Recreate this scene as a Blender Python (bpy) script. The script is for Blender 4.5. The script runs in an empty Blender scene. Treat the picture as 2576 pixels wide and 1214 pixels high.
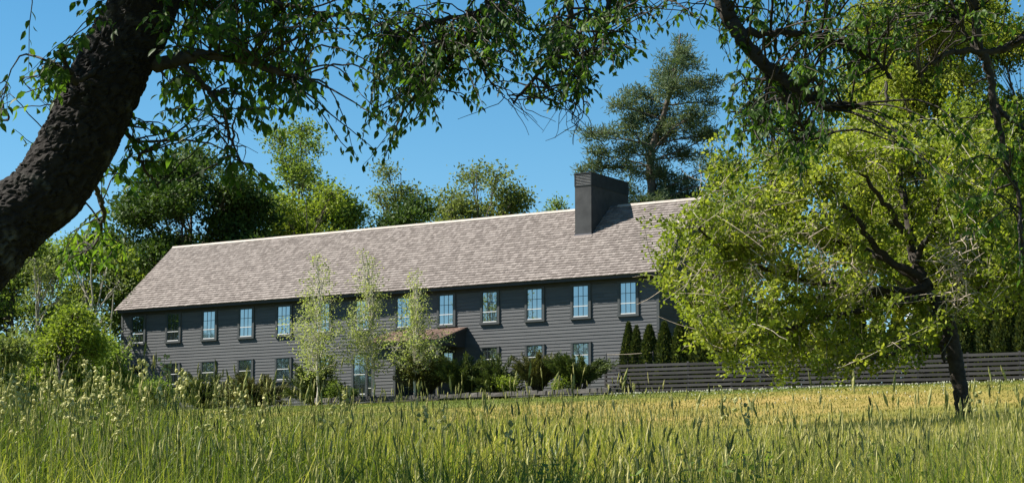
import bpy, math, random
import numpy as np
from mathutils import Vector

random.seed(7)
RNG = np.random.default_rng(7)
SC = bpy.context.scene
COL = SC.collection
R = math.radians

# ------------------------------------------------------------------ camera, sky, sun, exposure
PITCH = 0.1344
FPX, UC, VC = 4876.5, 1287.5, 607.0            # focal length and centre in the 2575 px wide view of the photo
cam_d = bpy.data.cameras.new('camera'); cam = bpy.data.objects.new('camera', cam_d); COL.objects.link(cam)
cam.location = (0, 0, 0); cam.rotation_euler = (math.pi/2 + PITCH, 0, 0)
cam_d.sensor_width = 36; cam_d.lens = 36*7757/4096; cam_d.clip_start = 0.1; cam_d.clip_end = 5000
SC.camera = cam
SUN = Vector((-0.660, 0.073, 0.7475)).normalized()
SUN_EL = math.asin(SUN.z); SUN_AZ = math.atan2(SUN.x, SUN.y)
w = bpy.data.worlds.new('World'); SC.world = w; w.use_nodes = True
nt = w.node_tree; nt.nodes.clear()
sky = nt.nodes.new('ShaderNodeTexSky'); sky.sky_type = 'NISHITA'; sky.sun_disc = False
sky.sun_elevation = SUN_EL; sky.sun_rotation = SUN_AZ % (2*math.pi)
sky.altitude = 800; sky.air_density = 1.0; sky.dust_density = 0.15; sky.ozone_density = 2.6
hs = nt.nodes.new('ShaderNodeHueSaturation'); hs.inputs['Saturation'].default_value = 1.30; hs.inputs['Hue'].default_value = 0.487
bg = nt.nodes.new('ShaderNodeBackground'); bg.inputs['Strength'].default_value = 0.050
wo = nt.nodes.new('ShaderNodeOutputWorld')
nt.links.new(sky.outputs[0], hs.inputs['Color']); nt.links.new(hs.outputs[0], bg.inputs[0]); nt.links.new(bg.outputs[0], wo.inputs[0])
sd = bpy.data.lights.new('sun', 'SUN'); sd.energy = 5.0; sd.angle = R(0.53); sd.color = (1.0, 0.94, 0.84)
so = bpy.data.objects.new('sun', sd); COL.objects.link(so)
so.rotation_euler = SUN.to_track_quat('Z', 'Y').to_euler(); so.location = (-30, 0, 60)
vs = SC.view_settings; vs.view_transform = 'Standard'; vs.look = 'None'; vs.gamma = 1; vs.exposure = 1.50; vs.use_curve_mapping = False
try:
    SC.cycles.max_bounces = 6; SC.cycles.diffuse_bounces = 2; SC.cycles.transmission_bounces = 3; SC.cycles.transparent_max_bounces = 4
except Exception: pass

# ------------------------------------------------------------------ helpers
def at(u, v, Y):
    """a point on the ray through photo pixel (u, v) of the 2575 px view, at depth Y"""
    a = (u-UC)/FPX; b = -(v-VC)/FPX
    c, s = math.cos(PITCH), math.sin(PITCH)
    d = np.array([a, c-b*s, s+b*c])
    return d*(Y/d[1])
def px(n, Y): return n*Y/FPX

# the hill falls away squarely from the house front: height depends on the distance d before the facade
HX, HY, YAW, HZ = 7.265, 95.596, 0.5647, 5.35
_td = np.array([-400, -30, 0, 3, 8, 15, 26, 46, 51, 60, 67.8, 72, 76.3, 79.6, 82.2, 84.7, 140], float)
_tz = np.array([12, 5.6, 5.36, 5.22, 4.86, 4.28, 3.30, 1.66, 1.22, .62, .20, -.06, -.36, -.70, -1.06, -1.40, -4.5], float)
_gd = np.linspace(-400, 140, 5401); _gz = np.interp(_gd, _td, _tz)
_k = np.hanning(51); _k /= _k.sum(); _gz = np.convolve(np.pad(_gz, 25, mode='edge'), _k, 'valid')
def ground_z(x, y):
    x = np.asarray(x, float); y = np.asarray(y, float)
    d = -(x-HX)*math.sin(YAW)-(y-HY)*math.cos(YAW)
    z = np.interp(d, _gd, _gz)
    z = z + np.clip(-x, -5, 7)*0.036*np.clip((40-y)/14, 0, 1)
    return z + 0.035*np.sin(x*1.1+y*.55)*np.sin(y*.9-x*.3)*np.clip((60-y)/30, 0, 1)

class MB:
    """collects geometry as vertices and polygons; build() links it as ONE mesh object"""
    def __init__(s): s.v = []; s.f = []; s.n = 0; s.t = []
    def add(s, v, f, tint=None):
        v = np.asarray(v, float).reshape(-1, 3); s.v.append(v)
        for q in f: s.f.append(tuple(i+s.n for i in q))
        s.n += len(v); s.t += [random.random() if tint is None else tint]*len(f); return s
    def box(s, x0, x1, y0, y1, z0, z1, tint=None):
        v = [(x0,y0,z0),(x1,y0,z0),(x1,y1,z0),(x0,y1,z0),(x0,y0,z1),(x1,y0,z1),(x1,y1,z1),(x0,y1,z1)]
        return s.add(v, [(0,3,2,1),(4,5,6,7),(0,1,5,4),(1,2,6,5),(2,3,7,6),(3,0,4,7)], tint)
    def hexa(s, v, tint=None):
        return s.add(v, [(0,3,2,1),(4,5,6,7),(0,1,5,4),(1,2,6,5),(2,3,7,6),(3,0,4,7)], tint)
    def tube(s, pts, rad, sides=6, tint=None):
        v, f = tube_np(pts, rad, sides); return s.add(v, f.tolist(), tint)
    def build(s, name, m, parent=None, origin=(0,0,0), smooth=False):
        v = np.concatenate(s.v) - np.asarray(origin, float)
        me = bpy.data.meshes.new(name); me.from_pydata(v.tolist(), [], s.f); 
        at_ = me.attributes.new('tint', 'FLOAT', 'FACE'); at_.data.foreach_set('value', np.array(s.t, np.float32))
        return link(name, me, m, parent, smooth)
def link(name, me, m, parent=None, smooth=False):
    if smooth: me.polygons.foreach_set('use_smooth', [True]*len(me.polygons))
    if m is not None and not me.materials: me.materials.append(m)
    me.update(); o = bpy.data.objects.new(name, me); COL.objects.link(o)
    if parent is not None: o.parent = parent
    return o
def np_mesh(name, v, tri, tint=None, smooth=False):
    """fast mesh from numpy arrays: tri is (n,3) or (n,4)"""
    me = bpy.data.meshes.new(name); v = np.asarray(v, np.float32); tri = np.asarray(tri, np.int32)
    k = tri.shape[1]; n = len(tri)
    me.vertices.add(len(v)); me.vertices.foreach_set('co', v.ravel())
    me.loops.add(n*k); me.loops.foreach_set('vertex_index', tri.ravel())
    me.polygons.add(n); me.polygons.foreach_set('loop_start', np.arange(n, dtype=np.int32)*k)
    try: me.polygons.foreach_set('loop_total', np.full(n, k, np.int32))
    except Exception: pass
    me.polygons.foreach_set('use_smooth', np.full(n, smooth, dtype=bool))
    if tint is not None:
        a = me.attributes.new('tint', 'FLOAT', 'FACE'); a.data.foreach_set('value', np.asarray(tint, np.float32))
    me.update(calc_edges=True); return me
def tube_np(pts, rad, sides=6):
    pts = np.asarray(pts, float); rad = np.broadcast_to(np.asarray(rad, float), (len(pts),))
    t = np.gradient(pts, axis=0); t /= np.linalg.norm(t, axis=1)[:, None]+1e-12
    ref = np.array([0.31, 0.93, 0.17]) if abs(t[:, 2]).mean() > .6 else np.array([0., 0.12, 1.])
    a = np.cross(t, ref); a /= np.linalg.norm(a, axis=1)[:, None]+1e-12; b = np.cross(t, a)
    th = np.arange(sides)*2*math.pi/sides
    v = pts[:, None]+rad[:, None, None]*(a[:, None]*np.cos(th)[None, :, None]+b[:, None]*np.sin(th)[None, :, None])
    n = len(pts); i = np.arange(n-1)[:, None]*sides; j = np.arange(sides)[None]; k = (j+1) % sides
    f = np.stack([i+j, i+k, i+sides+k, i+sides+j], -1).reshape(-1, 4)
    return v.reshape(-1, 3), f
def tubes_mesh(name, branches, sides=5):
    V, F, n = [], [], 0
    for p, r in branches:
        v, f = tube_np(p, r, sides); V.append(v); F.append(f+n); n += len(v)
    return np.concatenate(V), np.concatenate(F)
def empty(name, loc, rz=0):
    o = bpy.data.objects.new(name, None); COL.objects.link(o); o.location = loc; o.rotation_euler = (0, 0, rz); o.empty_display_size = .3
    return o
def tag(o, label=None, cat=None, group=None, kind=None):
    if label: o['label'] = label
    if cat: o['category'] = cat
    if group: o['group'] = group
    if kind: o['kind'] = kind
    return o
def curve(p, n=10, wob=0.0, rng=RNG):
    """smooth polyline through control points p (Catmull-Rom), with a little wobble"""
    p = np.asarray(p, float)
    if len(p) == 2: p = np.array([p[0], (p[0]*2+p[1])/3, (p[0]+2*p[1])/3, p[1]])
    q = np.vstack([2*p[0]-p[1], p, 2*p[-1]-p[-2]]); out = []
    for i in range(1, len(q)-2):
        for t in np.linspace(0, 1, n, endpoint=False):
            out.append(.5*((2*q[i])+(-q[i-1]+q[i+1])*t+(2*q[i-1]-5*q[i]+4*q[i+1]-q[i+2])*t*t+(-q[i-1]+3*q[i]-3*q[i+1]+q[i+2])*t**3))
    out.append(q[-2]); out = np.array(out)
    if wob: 
        w_ = rng.normal(0, wob, out.shape); w_[0] = 0; out = out+w_
    return out

# ------------------------------------------------------------------ materials
def new_mat(name):
    m = bpy.data.materials.new(name); m.use_nodes = True; n = m.node_tree; n.nodes.clear()
    out = n.nodes.new('ShaderNodeOutputMaterial'); return m, n, out
def N(n, t, **kw):
    x = n.nodes.new(t)
    for k, v in kw.items(): setattr(x, k, v)
    return x
def ramp(n, stops):
    r = n.nodes.new('ShaderNodeValToRGB'); e = r.color_ramp.elements
    while len(e) < len(stops): e.new(.5)
    for q, (p, c) in zip(e, stops): q.position = p; q.color = (*c, 1)
    return r
def surf_mat(name, c0, c1, scale=6, rough=.7, stretch=(1,1,1), bump=0, bscale=40, tint=0.0, spec=.3, detail=5):
    """noise-mixed painted / wood / stone surface; tint adds a per-piece variation"""
    m, n, out = new_mat(name); L = n.links.new
    tc = N(n, 'ShaderNodeTexCoord'); mp = N(n, 'ShaderNodeMapping'); mp.inputs['Scale'].default_value = stretch
    L(tc.outputs['Object'], mp.inputs[0])
    no = N(n, 'ShaderNodeTexNoise'); no.inputs['Scale'].default_value = scale; no.inputs['Detail'].default_value = detail; L(mp.outputs[0], no.inputs[0])
    fac = no.outputs[0]
    if tint:
        a = N(n, 'ShaderNodeAttribute', attribute_name='tint'); mx = N(n, 'ShaderNodeMath', operation='MULTIPLY_ADD'); L(a.outputs['Fac'], mx.inputs[0]); mx.inputs[1].default_value = tint
        m2 = N(n, 'ShaderNodeMath', operation='SUBTRACT'); L(no.outputs[0], m2.inputs[0]); m2.inputs[1].default_value = tint*.5; L(m2.outputs[0], mx.inputs[2]); fac = mx.outputs[0]
    r = ramp(n, [(.28, c0), (.72, c1)]); L(fac, r.inputs[0])
    b = N(n, 'ShaderNodeBsdfPrincipled'); L(r.outputs[0], b.inputs['Base Color']); b.inputs['Roughness'].default_value = rough; b.inputs['Specular IOR Level'].default_value = spec
    if bump:
        n2 = N(n, 'ShaderNodeTexNoise'); n2.inputs['Scale'].default_value = bscale; n2.inputs['Detail'].default_value = 6; L(mp.outputs[0], n2.inputs[0])
        bp = N(n, 'ShaderNodeBump'); bp.inputs['Strength'].default_value = bump; bp.inputs['Distance'].default_value = .02; L(n2.outputs[0], bp.inputs['Height']); L(bp.outputs[0], b.inputs['Normal'])
    L(b.outputs[0], out.inputs[0]); return m
def leaf_mat(name, stops, trans=.4, tcol=1.5, rough=.6, spec=.12):
    m, n, out = new_mat(name); L = n.links.new
    a = N(n, 'ShaderNodeAttribute', attribute_name='tint'); r = ramp(n, stops); L(a.outputs['Fac'], r.inputs[0])
    b = N(n, 'ShaderNodeBsdfPrincipled'); L(r.outputs[0], b.inputs['Base Color']); b.inputs['Roughness'].default_value = rough; b.inputs['Specular IOR Level'].default_value = spec
    g = N(n, 'ShaderNodeMixRGB', blend_type='MULTIPLY'); g.inputs[0].default_value = 1; L(r.outputs[0], g.inputs[1]); g.inputs[2].default_value = (tcol*1.1, tcol*1.15, tcol*.55, 1)
    t = N(n, 'ShaderNodeBsdfTranslucent'); L(g.outputs[0], t.inputs[0])
    mx = N(n, 'ShaderNodeMixShader'); mx.inputs[0].default_value = trans; L(b.outputs[0], mx.inputs[1]); L(t.outputs[0], mx.inputs[2])
    L(mx.outputs[0], out.inputs[0]); return m

M = {}
M['board'] = surf_mat('clapboard_paint', (.052,.056,.061), (.074,.078,.083), 3, .62, (.25,1,5), .15, 60, .25)
M['trim'] = surf_mat('trim_paint', (.040,.045,.048), (.052,.058,.060), 4, .55)
M['sash'] = surf_mat('sash_paint', (.022,.034,.038), (.032,.045,.05), 4, .4)
M['rail'] = surf_mat('glare_painted_rail', (.50,.50,.50), (.58,.58,.57), 4, .35)  # pale tone paints sun glare onto the dark sash rails
M['shingle'] = surf_mat('cedar_shingle', (.108,.091,.083), (.192,.168,.155), 5, .85, (5,1,1), .35, 30, .45)
M['porchshingle'] = surf_mat('porch_cedar', (.10,.062,.048), (.19,.125,.10), 5, .85, (5,1,1), .35, 30, .5)
M['ridge'] = surf_mat('ridge_cedar', (.25,.225,.20), (.35,.315,.28), 5, .8, (1,4,1), .2, 30, .3)
M['chimney'] = surf_mat('chimney_render', (.030,.032,.035), (.050,.052,.055), 2.2, .85, (1,1,1), .3, 25)
M['chimcap'] = surf_mat('chimney_metal', (.022,.026,.03), (.034,.038,.042), 3, .7, spec=.1)
M['louver'] = surf_mat('louver_metal', (.16,.165,.17), (.22,.225,.23), 3, .5)
M['flash'] = surf_mat('flashing', (.10,.10,.12), (.15,.14,.16), 3, .45)
M['soffit'] = surf_mat('soffit_paint', (.028,.03,.033), (.036,.038,.042), 3, .7)
M['fence'] = surf_mat('fence_stain', (.020,.0195,.021), (.040,.039,.041), 3, .85, (.4,.4,6), .25, 40, .5)
M['stone'] = surf_mat('edging_stone', (.035,.033,.031), (.085,.078,.07), 6, .9, (1,1,1), .5, 20, .6)
M['metal'] = surf_mat('dark_metal', (.02,.02,.022), (.035,.035,.038), 5, .45)
M['greyroof'] = surf_mat('grey_roof', (.36,.37,.38), (.5,.5,.5), 4, .7)
M['bark'] = surf_mat('twig_bark', (.016,.013,.010), (.046,.038,.030), 12, .9, (1,1,1), .4, 60)
M['palebark'] = surf_mat('pale_bark', (.16,.14,.11), (.34,.31,.25), 10, .9, (1,1,1), .3, 60)
M['birchbark'] = surf_mat('birch_bark', (.30,.27,.21), (.58,.54,.45), 7, .8, (1,1,.5), .2, 40)
M['farbark'] = surf_mat('far_bark', (.05,.042,.034), (.12,.10,.08), 3, .9)
M['deadtwig'] = surf_mat('dead_twig', (.20,.165,.125), (.42,.35,.27), 9, .9)
# glass: dark panes that mirror what stands opposite
def glass_mat():
    m, n, out = new_mat('window_glass'); L = n.links.new
    no = N(n, 'ShaderNodeTexNoise'); no.inputs['Scale'].default_value = 1.3; tc = N(n, 'ShaderNodeTexCoord'); L(tc.outputs['Object'], no.inputs[0])
    bp = N(n, 'ShaderNodeBump'); bp.inputs['Strength'].default_value = .05; bp.inputs['Distance'].default_value = .01; L(no.outputs[0], bp.inputs['Height'])
    d = N(n, 'ShaderNodeBsdfPrincipled'); d.inputs['Base Color'].default_value = (.02,.025,.028,1); d.inputs['Roughness'].default_value = .3
    g = N(n, 'ShaderNodeBsdfGlossy'); g.inputs['Roughness'].default_value = .03; g.inputs['Color'].default_value = (.50,.56,.60,1); L(bp.outputs[0], g.inputs['Normal'])
    mx = N(n, 'ShaderNodeMixShader'); mx.inputs[0].default_value = .62; L(d.outputs[0], mx.inputs[1]); L(g.outputs[0], mx.inputs[2]); L(mx.outputs[0], out.inputs[0]); return m
M['glass'] = glass_mat()
# bark of the big leaning tree: grey lichen plates over dark furrows (the plates themselves are geometry)
def plate_bark():
    m, n, out = new_mat('plated_bark'); L = n.links.new
    a = N(n, 'ShaderNodeAttribute', attribute_name='plate'); tc = N(n, 'ShaderNodeTexCoord')
    no = N(n, 'ShaderNodeTexNoise'); no.inputs['Scale'].default_value = 26; no.inputs['Detail'].default_value = 8; L(tc.outputs['Object'], no.inputs[0])
    n2 = N(n, 'ShaderNodeTexNoise'); n2.inputs['Scale'].default_value = 5; n2.inputs['Detail'].default_value = 4; L(tc.outputs['Object'], n2.inputs[0])
    r1 = ramp(n, [(.35, (.014,.012,.010)), (.62, (.032,.029,.026))]); L(no.outputs[0], r1.inputs[0])
    r2 = ramp(n, [(.56, (.012,.010,.009)), (.68, (.13,.13,.11))]); L(n2.outputs[0], r2.inputs[0])
    mx = N(n, 'ShaderNodeMixRGB'); mx.inputs[0].default_value = .5; L(r1.outputs[0], mx.inputs[1]); L(r2.outputs[0], mx.inputs[2])
    m3 = N(n, 'ShaderNodeMixRGB'); L(a.outputs['Fac'], m3.inputs[0]); m3.inputs[1].default_value = (.009,.007,.006,1); L(mx.outputs[0], m3.inputs[2])
    b = N(n, 'ShaderNodeBsdfPrincipled'); b.inputs['Roughness'].default_value = .92; b.inputs['Specular IOR Level'].default_value = .2; L(m3.outputs[0], b.inputs['Base Color'])
    bp = N(n, 'ShaderNodeBump'); bp.inputs['Strength'].default_value = .8; bp.inputs['Distance'].default_value = .02; L(no.outputs[0], bp.inputs['Height']); L(bp.outputs[0], b.inputs['Normal'])
    L(b.outputs[0], out.inputs[0]); return m
M['plates'] = plate_bark()
M['leaf_near'] = leaf_mat('cherry_leaf', [(0, (.018,.042,.008)), (.6, (.042,.085,.012)), (1, (.105,.165,.018))], .45, 1.6, .5, .15)
M['leaf_apple'] = leaf_mat('apple_leaf', [(0, (.060,.095,.010)), (.5, (.155,.192,.024)), (1, (.30,.31,.055))], .40, 1.4, .55, .12)
M['leaf_lime'] = leaf_mat('lime_leaf', [(0, (.075,.115,.016)), (.5, (.135,.180,.026)), (1, (.21,.245,.04))], .38, 1.45)
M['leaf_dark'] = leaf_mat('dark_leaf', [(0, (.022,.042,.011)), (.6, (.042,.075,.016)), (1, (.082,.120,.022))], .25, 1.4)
M['leaf_mid'] = leaf_mat('mid_leaf', [(0, (.070,.110,.026)), (.6, (.120,.170,.036)), (1, (.19,.235,.055))], .35, 1.4)
M['leaf_olive'] = leaf_mat('olive_leaf', [(0, (.075,.102,.034)), (.6, (.125,.155,.048)), (1, (.19,.21,.07))], .33, 1.3)
M['leaf_birch'] = leaf_mat('birch_leaf', [(0, (.14,.18,.060)), (.5, (.24,.28,.10)), (1, (.38,.39,.18))], .4, 1.3)
M['needle'] = leaf_mat('pine_needle', [(0, (.050,.082,.050)), (.6, (.092,.128,.068)), (1, (.155,.175,.08))], .25, 1.2)
M['juniper'] = leaf_mat('juniper_needle', [(0, (.028,.044,.014)), (.6, (.062,.085,.024)), (1, (.130,.148,.042))], .18, 1.2)
M['brownjuniper'] = leaf_mat('browned_juniper', [(0, (.045,.042,.018)), (.5, (.082,.084,.030)), (1, (.135,.140,.045))], .18, 1.2)
M['thuja'] = leaf_mat('thuja_spray', [(0, (.020,.034,.011)), (.6, (.045,.062,.017)), (1, (.110,.115,.028))], .2, 1.2)
M['grass'] = leaf_mat('meadow_grass', [(0, (.060,.095,.014)), (.38, (.150,.180,.028)), (.70, (.26,.25,.06)), (1, (.42,.37,.15))], .42, 1.35, .5, .25)
M['seed'] = leaf_mat('grass_seed', [(0, (.10,.105,.034)), (.4, (.24,.25,.075)), (1, (.46,.42,.18))], .3, 1.1, .7, .15)
M['cream'] = leaf_mat('flowering_grass', [(0, (.26,.27,.10)), (.5, (.42,.41,.18)), (1, (.60,.56,.31))], .35, 1.1, .7, .15)
M['lawn'] = leaf_mat('lawn_blade', [(0, (.085,.115,.020)), (.5, (.165,.165,.035)), (1, (.29,.225,.075))], .3, 1.2, .6, .2)
M['clover'] = leaf_mat('clover_flower', [(0, (.45,.46,.33)), (1, (.66,.65,.52))], .2, 1.0, .7, .1)

# ------------------------------------------------------------------ ground
def ground_mat():
    m, n, out = new_mat('ground_turf'); L = n.links.new
    tc = N(n, 'ShaderNodeTexCoord')
    a = N(n, 'ShaderNodeTexNoise'); a.inputs['Scale'].default_value = .16; a.inputs['Detail'].default_value = 6; L(tc.outputs['Object'], a.inputs[0])
    b = N(n, 'ShaderNodeTexNoise'); b.inputs['Scale'].default_value = 9; b.inputs['Detail'].default_value = 7; L(tc.outputs['Object'], b.inputs[0])
    at_ = N(n, 'ShaderNodeAttribute', attribute_name='dry')
    ad = N(n, 'ShaderNodeMath', operation='ADD'); L(a.outputs[0], ad.inputs[0]); L(at_.outputs['Fac'], ad.inputs[1])
    r = ramp(n, [(.42, (.085,.115,.022)), (.62, (.17,.155,.035)), (.95, (.30,.215,.075))]); L(ad.outputs[0], r.inputs[0])
    r2 = ramp(n, [(.3, (.6,.6,.55)), (.7, (1.1,1.1,1.05))]); L(b.outputs[0], r2.inputs[0])
    mx = N(n, 'ShaderNodeMixRGB', blend_type='MULTIPLY'); mx.inputs[0].default_value = 1; L(r.outputs[0], mx.inputs[1]); L(r2.outputs[0], mx.inputs[2])
    p = N(n, 'ShaderNodeBsdfPrincipled'); p.inputs['Roughness'].default_value = .95; p.inputs['Specular IOR Level'].default_value = .1; L(mx.outputs[0], p.inputs['Base Color'])
    bp = N(n, 'ShaderNodeBump'); bp.inputs['Strength'].default_value = .7; bp.inputs['Distance'].default_value = .06; L(b.outputs[0], bp.inputs['Height']); L(bp.outputs[0], p.inputs['Normal'])
    L(p.outputs[0], out.inputs[0]); return m
def dryness(x, y):
    """how parched the turf is: the open slope below the fence is tan, the edges are green"""
    c = np.exp(-((np.asarray(x)-9)/11)**4)*np.exp(-((np.asarray(y)-60)/17)**4)
    return c
def build_ground():
    xs = np.concatenate([np.linspace(-900, -60, 22)[:-1], np.linspace(-60, 60, 121), np.linspace(60, 900, 22)[1:]])
    ys = np.concatenate([np.linspace(-60, 0, 13)[:-1], np.linspace(0, 130, 196), np.linspace(130, 1500, 30)[1:]])
    X, Y = np.meshgrid(xs, ys); Z = ground_z(X, Y)
    nx, ny = len(xs), len(ys); i = np.arange(ny-1)[:, None]*nx+np.arange(nx-1)[None]
    f = np.stack([i, i+1, i+nx+1, i+nx], -1).reshape(-1, 4)
    me = np_mesh('ground', np.stack([X, Y, Z], -1).reshape(-1, 3), f, smooth=True)
    a = me.attributes.new('dry', 'FLOAT', 'POINT'); a.data.foreach_set('value', (dryness(X, Y)*.32-.03).astype(np.float32).ravel())
    tag(link('ground', me, ground_mat()), kind='structure')
build_ground()

# ------------------------------------------------------------------ the long dark house
UD = np.array([-math.cos(YAW), math.sin(YAW)]); ND = np.array([-math.sin(YAW), -math.cos(YAW)])
def house_pt(s, d):
    q = np.array([HX, HY])+UD*s+ND*d; return q
def col_at(u, d):
    """ground position in photo column u, standing d metres in front of the house wall"""
    a = (u-UC)/FPX/math.cos(PITCH)*1.0; D = np.array([a, 1.0])
    t = (np.array([HX, HY])@ND+d)/(D@ND); return D*t
house = empty('farmhouse', (HX, HY, HZ), -YAW)
tag(house, 'long dark grey clapboard house with a brown wood shingle roof', 'house')
LEN, DEP = 36.02, 8.97
ZE, ZR, DE, DR = 11.35-HZ, 15.683-HZ, .5, 4.4845     # eave / ridge heights, overhang, ridge depth
SL, SR = 36.20, -.2174
SLOPE = (ZR-ZE)/(DR+DE)
wall = MB()
# wall core: facade box and gabled ends (local x runs to the right, y to the back)
zt = ZE-.02+DE*SLOPE*.6
v = [(-LEN,0,-.6),(0,0,-.6),(0,DEP,-.6),(-LEN,DEP,-.6),(-LEN,0,ZE+.2),(0,0,ZE+.2),(0,DEP,ZE+.2),(-LEN,DEP,ZE+.2),(-LEN,DR,ZR-.25),(0,DR,ZR-.25)]
wall.add(v, [(0,1,5,4),(1,2,6,9,5),(2,3,7,6),(3,0,4,8,7),(4,5,9,8),(8,9,6,7)])
wall = wall.build('wall', M['board'], house)
EXP = .172
def clap(x0, x1, y, z, parent, axis='x', xt0=None, xt1=None):
    """one lapped board: thick lower edge, thin upper edge; axis 'x' faces -y, axis 'y' faces +x"""
    xt0 = x0 if xt0 is None else xt0; xt1 = x1 if xt1 is None else xt1
    b = MB(); t0, t1, h = .036, .014, EXP+.012
    c = [(x0,-t0,z),(x1,-t0,z),(x1,0.004,z),(x0,.004,z),(xt0,-t1,z+h),(xt1,-t1,z+h),(xt1,.004,z+h),(xt0,.004,z+h)]
    if axis == 'x': c = [(p, y+q, r) for p, q, r in c]
    else: c = [(y-q, p, r) for p, q, r in c]
    b.hexa(c); return b.build('clapboard', M['board'], parent)
nb = int((ZE+.05)/EXP)+1
for i in range(-1, nb):
    x = -LEN+.10; nx = x+random.uniform(1.5, 7)
    while x < -.11:
        nx = min(nx, -.10)
        if nx > -1.2: nx = -.10
        clap(x, nx-(.004 if nx < -.11 else 0), 0, i*EXP+random.uniform(-.003, .003), wall); x = nx; nx = x+random.uniform(4.5, 7.5)
def gab(z): return max(0.0, (z-(ZE+.2))/((ZR-.25)-(ZE+.2))*DR) if z > ZE+.2 else 0.0
zz = -EXP
while zz < ZR-.5:
    a0, a1 = gab(zz), gab(zz+EXP+.012)
    clap(max(.10, a0+.02), min(DEP-.10, DEP-a0-.02), 0, zz, wall, 'y', max(.10, a1+.02), min(DEP-.10, DEP-a1-.02)); zz += EXP
for (x0,x1,y0,y1) in ((-.10,.05,-.05,.10),(-LEN-.05,-LEN+.10,-.05,.10),(-.10,.05,DEP-.10,DEP+.05)):
    MB().box(x0,x1,y0,y1,-.4,ZE-.06).build('corner_board', M['trim'], wall)

# roof: deck slabs, shingles piece by piece, ridge boards, eave boards
def rp(x, t, off=0.0):
    """point on the front roof slope: x along the ridge, t metres up from the eave, off above the deck"""
    LSL = math.hypot(DR+DE, ZR-ZE); cy, cz = (DR+DE)/LSL, (ZR-ZE)/LSL
    return (x, -DE+t*cy-off*cz, ZE+t*cz+off*cy)
LSL = math.hypot(DR+DE, ZR-ZE)
roof = MB()
for sgn in (0, 1):
    q = []
    for off in (-.16, 0.0):
        for x, t in ((-SL, .02), (-SR, .02), (-SR, LSL), (-SL, LSL)):
            p = rp(x, t, off); q.append(p if not sgn else (p[0], 2*DR-p[1], p[2]))
    roof.hexa(q)
roof = roof.build('roof', M['shingle'], house)
NC = 29; ex = LSL/NC
smesh = []
for k in range(8):
    b = MB(); b.add([(0,0,0),(1,0,0),(1,1,0),(0,1,0),(0,0,1),(1,0,1),(1,1,.12),(0,1,.12)], [(4,5,6,7),(0,1,5,4),(1,2,6,5),(3,0,4,7)], k/7)
    o = b.build('shingle', M['shingle']); smesh.append(o.data); bpy.data.objects.remove(o)
shingles = []
for c in range(NC):
    x = SR-.03+random.uniform(0, .1)
    while x < SL+.03:
        wd = random.uniform(.11, .27); wd = min(wd, SL+.03-x)
        if wd > .03: shingles.append((x, wd-.006, c*ex-(.03 if c == 0 else 0)+random.uniform(-.012, .012), ex+.03, random.uniform(.040, .056), random.randrange(8)))
        x += wd
# keep clear of the chimney
CS0, CS1, CD0, CD1, CZ = 5.246, 6.237, 2.465, 6.498, 17.277-HZ
tch = (CD0+DE)/((DR+DE)/LSL)
shingles = [s for s in shingles if not (s[0]+s[1] > CS0 and s[0] < CS1 and s[2]+ex*.6 > tch)]
order = sorted(range(len(shingles)), key=lambda i: shingles[i][0] if shingles[i][0] > 1.3 else 99)
single = set(order[:300])
ang = math.atan2(ZR-ZE, DR+DE)
field = MB()
for i, (x, wd, t, ln, th, k) in enumerate(shingles):
    if i in single:
        o = bpy.data.objects.new('shingle', smesh[k]); COL.objects.link(o); o.parent = roof
        o.location = rp(-x-wd, t, .004); o.rotation_euler = (ang, 0, 0); o.scale = (wd, ln, th)
    else:
        P = [rp(-x-wd, t, .004), rp(-x, t, .004), rp(-x, t+ln, .004), rp(-x-wd, t+ln, .004), rp(-x-wd, t, th), rp(-x, t, th), rp(-x, t+ln, th*.12+.003), rp(-x-wd, t+ln, th*.12+.003)]
        field.add(P, [(4,5,6,7),(0,1,5,4),(1,2,6,5),(3,0,4,7)], k/7)
tag(field.build('shingle_field', M['shingle'], roof), kind='stuff')
x = SR-.02
while x < SL:
    wd = min(1.25+random.uniform(-.2, .2), SL+.02-x)
    if not (x+wd > CS0 and x < CS1):
        b = MB(); h = random.uniform(0, .008)
        p0, p1 = rp(0, LSL-.17, .035), rp(0, LSL+.01, .06+h)
        b.hexa([(-x-wd+.004,p0[1],p0[2]-.02),(-x,p0[1],p0[2]-.02),(-x,p1[1],p1[2]-.05),(-x-wd+.004,p1[1],p1[2]-.05),(-x-wd+.004,p0[1],p0[2]+.02),(-x,p0[1],p0[2]+.02),(-x,p1[1],p1[2]+.005),(-x-wd+.004,p1[1],p1[2]+.005)])
        b.hexa([(-x-wd+.004,2*DR-p1[1],p1[2]-.05),(-x,2*DR-p1[1],p1[2]-.05),(-x,2*DR-p0[1],p0[2]-.02),(-x-wd+.004,2*DR-p0[1],p0[2]-.02),(-x-wd+.004,2*DR-p1[1],p1[2]+.002),(-x,2*DR-p1[1],p1[2]+.002),(-x,2*DR-p0[1],p0[2]+.02),(-x-wd+.004,2*DR-p0[1],p0[2]+.02)])
        b.build('ridge_board', M['ridge'], roof)
    x += wd
MB().box(-SL+.03, -SR-.03, -DE+.03, -DE+.055, ZE-.17, ZE-.015).build('fascia', M['soffit'], roof)
MB().box(-SL+.04, -SR-.04, -DE+.056, .0, ZE-.13, ZE-.10).build('soffit', M['soffit'], roof)
MB().box(-LEN+.1, -.1, -.06, -.037, ZE-.34, ZE-.131).build('frieze_board', M['soffit'], wall)
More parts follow.
